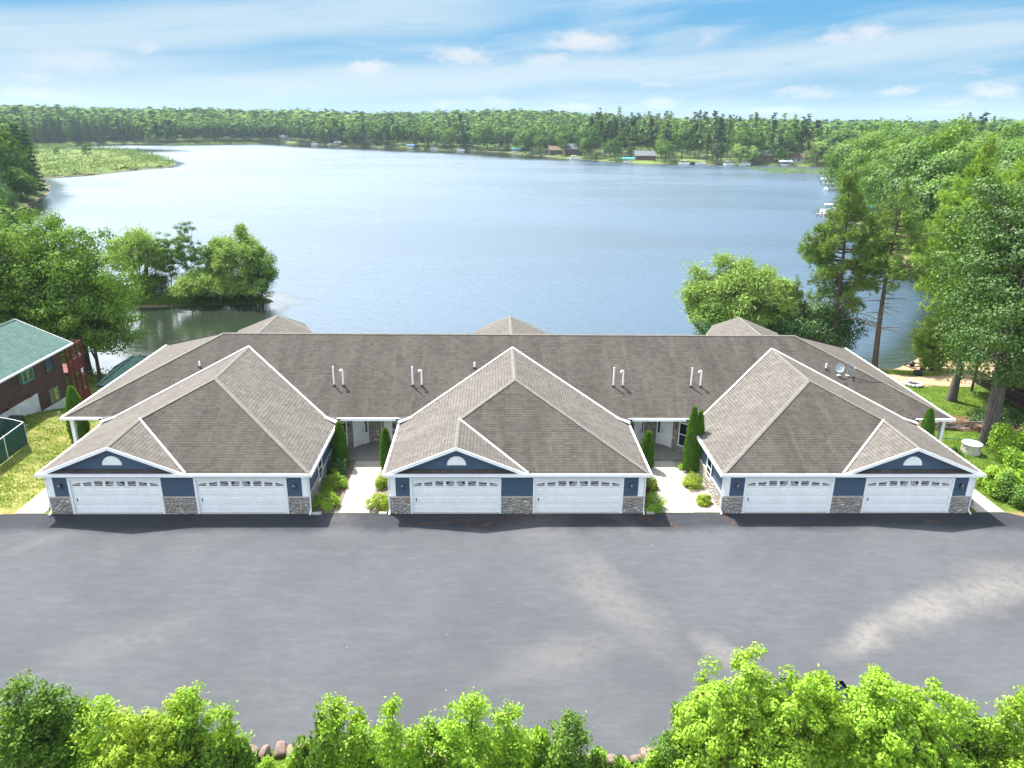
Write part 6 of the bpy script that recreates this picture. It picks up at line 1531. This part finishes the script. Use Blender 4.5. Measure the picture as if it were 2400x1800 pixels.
# the wood behind: one mass
parts = {}
lod = {k: [(f_.V, f_.Q) for f_ in ()] for k in KN}
LOD = {}
for k in KN:
    for lv, (nl, lf) in enumerate(((130, 2.1), (46, 3.6))):
        LOD[k, lv] = []
        for j in range(4):
            f = far_mesh(900+j*13+lv, k, nl, lf*(.8 if k != 'round' else 1)); LOD[k, lv].append((f.V[0], f.Q[0]))
acc = {m_: Foli() for m_ in ('leaf_far', 'leaf_far_light', 'needle_dark', 'needle_pine')}
for (i, k) in rest:
    x, y, sd = cand[i]; px, py, dep = pxs[i]; lv = 0 if dep < 820 else 1; k = 'round' if (lv == 1 and k != 'round' and rng.uniform() < .88) else k; V, Q = LOD[k, lv][int(rng.integers(0, 4))]
    a = rng.uniform(0, 6.28); pz = math.sin(x*.019+2*math.sin(y*.011))*math.sin(y*.017+1.3*math.sin(x*.013)); s = (rng.uniform(.80, 1.28)+.22*pz)*(1.12 if k == 'pine' else 1.05); c_, s_ = math.cos(a), math.sin(a); k2 = 1.0 if lv == 0 else 1.45
    V2 = np.column_stack([(V[:, 0]*c_-V[:, 1]*s_)*s*1.15*k2+x, (V[:, 0]*s_+V[:, 1]*c_)*s*1.15*k2+y, V[:, 2]*s+cz[i]-.3])
    m_ = ('leaf_far' if rng.uniform() < .55+.45*math.sin(x*.031+math.sin(y*.023)*2)*math.sin(y*.027+x*.01) else 'leaf_far_light') if k == 'round' else ('needle_dark' if k == 'spruce' or rng.uniform() < .6 else 'needle_pine')
    acc[m_].add((V2, Q))
fm = Foli(); names = list(acc)
for mi_, m_ in enumerate(names):
    if acc[m_].V: fm.add((np.concatenate(acc[m_].V), np.concatenate(acc[m_].Q)), mi_)
tag(link('woodland', fm.mesh('woodland', names)), 'endless mixed green wood running to the horizon behind the lake', kind='stuff')
print('far trees', used, 'mass', len(rest))
# mid-distance bank at the left edge
rg = random.Random(8)
for i, (x, y, px, py, R, mat, lb) in enumerate(((-150, 168, -60, 345, 6.5, 'leaf_mid', 'broad tree cut by the left edge on the near bank of the marsh bay'), (-139, 172, 18, 342, 5.5, 'leaf_mid', 'tallest tree of the small left headland'), (-134, 168, 45, 380, 4.2, 'needle_pine', 'brownish tree in front of the left headland'),
        (-137, 187, 62, 400, 3.6, 'leaf_mid', 'lower tree at the tip of the left headland'), (-128, 158, 25, 425, 4.0, 'leaf_deep', 'dark low tree at the waterline of the left headland'), (-122, 150, 0, 440, 4.0, 'leaf_deep', 'dark bush-like tree left end of the headland waterline'))):
    bl(500+i, gp(x, y), px, py, R, 9000, .5, lb, mat, 90, b0=.05, rc=1.2, lump=.28)
for i, (x, y, s) in enumerate(((-66, 66, .55), (-72, 74, .6), (-82, 88, .6), (-92, 100, .62), (-70, 60, .5), (-100, 118, .6), (-108, 128, .65))):
    o = link('round_tree', FAR['round'][i % 6]); o.location = gp(x, y); o.scale = (s*1.2, s*1.2, s); tag(o, 'low tree on the bank hidden behind the left maples', 'tree', 'low trees on the bank behind the left maples')
# marsh shrubs and small trees
n = 6500; g = np.column_stack([rng.uniform(-420, -158, n), rng.uniform(272, 515, n)]); sd = lake_sd(g); ok = inpoly(g, MARSH) & (sd > .5) & (rng.uniform(0, 1, n) < np.where(sd < 14, 1, .22)+.30*(g[:, 0] > -225)); g = g[ok]; sd = sd[ok]
idx = np.repeat(np.arange(len(g)), 16); hgt = (1.0+2.4*np.clip(1-np.abs(sd-8)/22, 0, 1))*rng.uniform(.5, 1.2, len(g)); P3 = np.column_stack([g[idx], height(g)[idx]])+rng.normal(size=(len(idx), 3))*np.array([1.3, 1.3, .1])
P3[:, 2] += rng.uniform(0, 1, len(idx))*hgt[idx]; f = Foli(); f.add(leaf_quads(rng, P3, rng.normal(size=(len(idx), 3))*.5+np.array([0, -.1, .9]), .80, .5)); tag(link('marsh_brush', f.mesh('marsh_brush', ['leaf_marsh'])), 'pale green brush growing over the marsh', kind='stuff')
def mtree(px, py, kind, s, lb):
    p = at_z(px, py, -2.7); o = link(kind+'_tree', FAR[kind][1]); o.location = (p.x, p.y, -2.9); o.scale = (s*.9, s*.9, s); tag(o, lb, 'tree')
mtree(207, 372, 'round', .62, 'taller lone tree in the middle of the marsh'); mtree(326, 366, 'spruce', .35, 'tiny dark conifer at the back edge of the marsh'); mtree(135, 368, 'round', .4, 'small pale tree on the left of the marsh'); mtree(90, 368, 'round', .3, 'smallest shrubby tree at the far left of the marsh')
for nm, pts, lb in (('reed_islet', ((112, 339), (158, 343)), 'low reedy islet off the far left shore'), ('reed_islet', ((92, 341), (100, 342)), 'tiny reedy islet beside the larger one'), ('reed_islet', ((392, 339), (460, 340)), 'long reed bed along the far shore behind the marsh tip'), ('reed_islet', ((475, 337), (520, 338)), 'second reed bed along the far shore, right of the long one'), ('reed_islet', ((560, 337), (600, 338)), 'third reed bed along the far shore')):
    a, b_ = at_z(*pts[0], -3), at_z(*pts[1], -3); n = 1500; t = rng.uniform(0, 1, n); P3 = np.column_stack([a.x+(b_.x-a.x)*t+rng.normal(0, 2.2, n), a.y+(b_.y-a.y)*t+rng.normal(0, 5, n), -3+rng.uniform(0, 1.6, n)*np.sin(np.pi*np.clip(t, .05, .95))])
    f = Foli(); f.add(leaf_quads(rng, P3, rng.normal(size=(n, 3))*.5+np.array([0, 0, .8]), 1.0, .5)); tag(link(nm, f.mesh(nm, ['leaf_marsh'])), lb, kind='stuff')
n = 900; c0 = at_z(1870, 400, -3); P3 = np.column_stack([c0.x+rng.uniform(-22, 24, n), c0.y+rng.normal(0, 1, n)*7+rng.choice([-14, 0, 16], n), np.full(n, -2.97)])
f = Foli(); f.add(leaf_quads(rng, P3, np.column_stack([rng.normal(0, .03, (n, 2)), np.ones(n)]), 1.6, 1.3)); tag(link('lily_pads', f.mesh('lily_pads', ['leaf_marsh'])), 'pale lily pads floating at the far right corner of the lake', kind='stuff')
# far shore lawns
for nm, (a0, a1), d, lb in (('far_lawn', (1484, 1534), 30, 'sunny lawn in front of the low dark house on the far shore'), ('far_lawn', (1600, 1655), 34, 'second sunny lawn on the far shore'), ('far_lawn', (1880, 1930), 26, 'bright grass under the far right willow')):
    L0 = [at_z(a0+(a1-a0)*t/6, 384.5+(1.5 if a0 > 1800 else 0), -2.9) for t in range(7)]; cam2 = Vector((-1.4, -37.5))
    poly = [(p.x, p.y) for p in L0]+[(p.x+(Vector((p.x, p.y))-cam2).normalized().x*d, p.y+(Vector((p.x, p.y))-cam2).normalized().y*d) for p in reversed(L0)]
    mk = 'lawn_far'
    if mk not in MATS: mk_sand('lawn_far', (0.10, 0.15, 0.025), (0.16, 0.19, 0.045), .08)
    draped(nm, poly, mk, .10, lb, 2.0)
def house(px, setb, h, wall, roofm, label, wd):
    yb_ = [336, 343, 350, 356, 372, 383, 386, 389]; 
    # walk from the water's edge inland
    cam2 = Vector((CAMP['p'][0], CAMP['p'][1])); d = raydir(px, 360); d = Vector((d.x, d.y)).normalized(); t = 330.0
    while t < 900 and not (lake_sd([tuple(cam2+d*t)])[0] > 0 and t > (330 if px > 1200 else 500)): t += 2.0
    p = cam2+d*(t+setb); z = gz(p.x, p.y); o = empty('shore_house', (p.x, p.y, z), label, 'house', rz=-math.atan2(d.x, d.y)+.12)
    b = MB(); b.box(-wd/2, wd/2, -4, 4, -1, h*.6, wall); b.build('wall', o)
    b = MB(); hh = h*.6
    for s in (1, -1):
        q = [(-wd/2-.6, s*4.7, hh-.1), (wd/2+.6, s*4.7, hh-.1), (wd/2+.6, 0, h+.6), (-wd/2-.6, 0, h+.6)][::-s]; b.poly(q, roofm); b.poly([(v[0], v[1], v[2]-.15) for v in q[::-1]], 'found_white')
    for s in (1, -1): b.poly([(s*wd/2, -4, hh), (s*wd/2, 4, hh), (s*wd/2, 0, h+.4)][::s], wall)
    b.build('roof', o)
    for k in range(int(wd/3)):
        b = MB(); x = -wd/2+1.2+k*3; b.box(x, x+1.3, -4.06, -4.0, hh*.35, hh*.8, 'glass'); b.build('window', o)
for a in HOUSES: house(*a)

# boats, lifts and docks
def boat_pontoon(loc, rz, label, s=1.0, canopy='boat_white'):
    o = empty('pontoon_boat', loc, label, 'boat', rz=rz)
    b = MB(); b.box(-3.2, 3.2, -1.2, 1.2, .45, .55, 'boat_white')
    for sy in (-1, 1):
        b.box(-3.1, 3.1, sy*1.18-.03, sy*1.18+.03, .55, 1.25, 'boat_white')
    b.box(3.12, 3.18, -1.15, 1.15, .55, 1.2, 'boat_white'); b.build('deck', o)
    for sy in (-.8, .8):
        t = MB(); t.tube([(-3.2, sy, .2), (2.6, sy, .2), (3.3, sy, .38)], [.32, .32, .06], 8, 'white_metal'); t.build('pontoon', o)
    c = MB(); c.box(-2.2, .9, -1.25, 1.25, 2.45, 2.56, canopy)
    for x in (-2.0, .7):
        for y in (-1.1, 1.1): c.beam((x, y, .55), (x, y, 2.45), .05, .05, 'white_metal')
    c.build('canopy', o); c = MB(); c.box(-2.6, -1.6, -.9, .9, .55, 1.0, 'dish_grey'); c.box(-.3, .3, .2, .9, .55, 1.35, 'dish_grey'); c.build('seat', o); o.scale = (s, s, s); return o
def boat_lift(loc, rz, label, cm, s=1.0):
    o = empty('boat_lift', loc, label, 'boat lift', rz=rz)
    b = MB()
    for x in (-2.6, 2.6):
        for y in (-1.5, 1.5): b.beam((x, y, -.8), (x, y, 2.9), .09, .09, 'white_metal')
    b.build('frame', o); c = MB(); prof = [(-1.7, 2.55), (-1.6, 3.0), (-.8, 3.35), (0, 3.45), (.8, 3.35), (1.6, 3.0), (1.7, 2.55)]
    for (a0, z0), (a1, z1) in zip(prof, prof[1:]): c.poly([(-3.6, a0, z0), (3.6, a0, z0), (3.6, a1, z1), (-3.6, a1, z1)], cm); c.poly([(-3.6, a1, z1-.05), (3.6, a1, z1-.05), (3.6, a0, z0-.05), (-3.6, a0, z0-.05)], cm)
    for sx in (-3.6, 3.6): c.poly([(sx, a, z) for a, z in prof][::(1 if sx > 0 else -1)], cm)
    c.build('canopy', o)
    h_ = MB(); loft(h_, [[(-2.6, -.9, .7), (-2.6, .9, .7), (-2.6, .9, 1.4), (-2.6, -.9, 1.4)], [(0, -1, .5), (0, 1, .5), (0, 1, 1.4), (0, -1, 1.4)], [(2.0, -.6, .7), (2.0, .6, .7), (2.0, .8, 1.5), (2.0, -.8, 1.5)], [(3.0, -.05, 1.1), (3.0, .05, 1.1), (3.0, .1, 1.55), (3.0, -.1, 1.55)]], 'boat_white'); h_.build('hull', o); o.scale = (s, s, s); return o
def dock(loc, rz, label, L=10):
    o = empty('dock', loc, label, 'dock', rz=rz); b = MB(); b.box(-L/2, L/2, -.6, .6, .45, .55, 'wood_grey'); b.build('planks', o); b = MB()
    k = MB()
    for i in range(4):
        for s in (-.5, .5): k = MB(); x = -L/2+.5+i*(L-1)/3; k.beam((x, s, -1), (x, s, .9), .1, .1, 'wood_grey'); k.build('piling', o)
    return o
bc = 0
BO = [(876, 344, 'p'), (898, 346, 'd'), (963, 349, 'lb'), (1018, 350, 'p'), (1080, 353, 'p'), (1143, 355, 'd'), (1210, 358.5, 'lt'), (1262, 362, 'd'), (1277, 363, 'p'), (1347, 374, 'p'), (1472, 383, 'lt'), (1603, 386, 'p'), (1642, 386, 'p'), (1708, 388, 'p'), (1745, 388, 'p'), (1755, 389, 'd'), (1840, 390, 'lw'), (694, 338, 'd'), (738, 339, 'p'), (776, 340, 'p'), (792, 341, 'lw')]
WH = {876: 'leftmost white boat in front of the central woods', 898: 'low dock right of the leftmost central boat', 963: 'blue-roofed boat lift left of centre on the far shore', 1018: 'white boat just right of the blue-roofed lift', 1080: 'white boat alone on the dark water near the centre', 1143: 'short dock near the centre of the far shore', 1210: 'teal-roofed lift at the start of the far lawns',
      1262: 'dock before the round light trees', 1277: 'white boat moored at the dock before the round light trees', 1347: 'white boat at the far point near the brown house', 1472: 'teal-roofed boat lift at the first far lawn', 1603: 'white boat left of the second far lawn', 1642: 'white boat right of the second far lawn', 1708: 'small white boat left of the willow pair', 1745: 'white boat before the willow pair', 1755: 'dock beside the boat before the willow pair', 1840: 'tall white-roofed boat lift by the dark round tree', 694: 'dock at the left end of the far shore boats', 738: 'first white boat right of the left dock', 776: 'second white boat right of the left dock', 792: 'white-roofed lift right of the two left boats'}
for (px, py, t) in BO:
    p = at_z(px, py, -3); loc = (p.x, p.y, -3)
    if t == 'p': boat_pontoon(loc, rng.uniform(-.4, .4), WH[px])
    elif t == 'd': dock(loc, rng.uniform(.9, 1.4), WH[px])
    else: boat_lift(loc, rng.uniform(-.3, .3), WH[px], {'lb': 'canopy_blue', 'lt': 'canopy_teal', 'lw': 'boat_white'}[t])
for (px, py, t, lb) in ((1945, 436, 'l', 'white-roofed lift furthest along the right shore behind the pine'), (1952, 446, 'p', 'white boat below the furthest lift on the right shore'), (1950, 500, 'p', 'white boat showing left of the full pine crown'), (1990, 528, 't', 'teal-roofed lift seen through the full pine crown'), (2035, 512, 't2', 'teal-roofed lift seen between the two pines'), (1968, 505, 'd', 'dock on the right shore behind the full pine')):
    p = at_z(px, py, -3); loc = (p.x, p.y, -3)
    if t == 'p': boat_pontoon(loc, .2, lb)
    elif t == 'd': dock(loc, .1, lb, 14)
    else: boat_lift(loc, .2, lb, 'boat_white' if t == 'l' else 'canopy_teal')

# ------------------------------------------------------------------ air
hz = MB(); hz.box(-3300, 3300, -300, 3500, -8, 60, 'haze') if False else None
mt = bpy.data.materials.new('haze_air'); mt.use_nodes = True; MATS['haze_air'] = mt; mt.node_tree.nodes.clear(); T = NT(mt.node_tree); out = T.node('ShaderNodeOutputMaterial')
v = T.node('ShaderNodeVolumePrincipled'); v.inputs['Color'].default_value = (0.70, 0.86, 1.0, 1); v.inputs['Density'].default_value = 0.00011; v.inputs['Anisotropy'].default_value = 0.0
T.l.new(v.outputs[0], out.inputs['Volume'])
hz = MB(); hz.box(-3250, 3250, -3100, 3450, -8, 75, 'haze_air'); tag(hz.build('haze'), 'thin summer haze over the lake', kind='stuff')
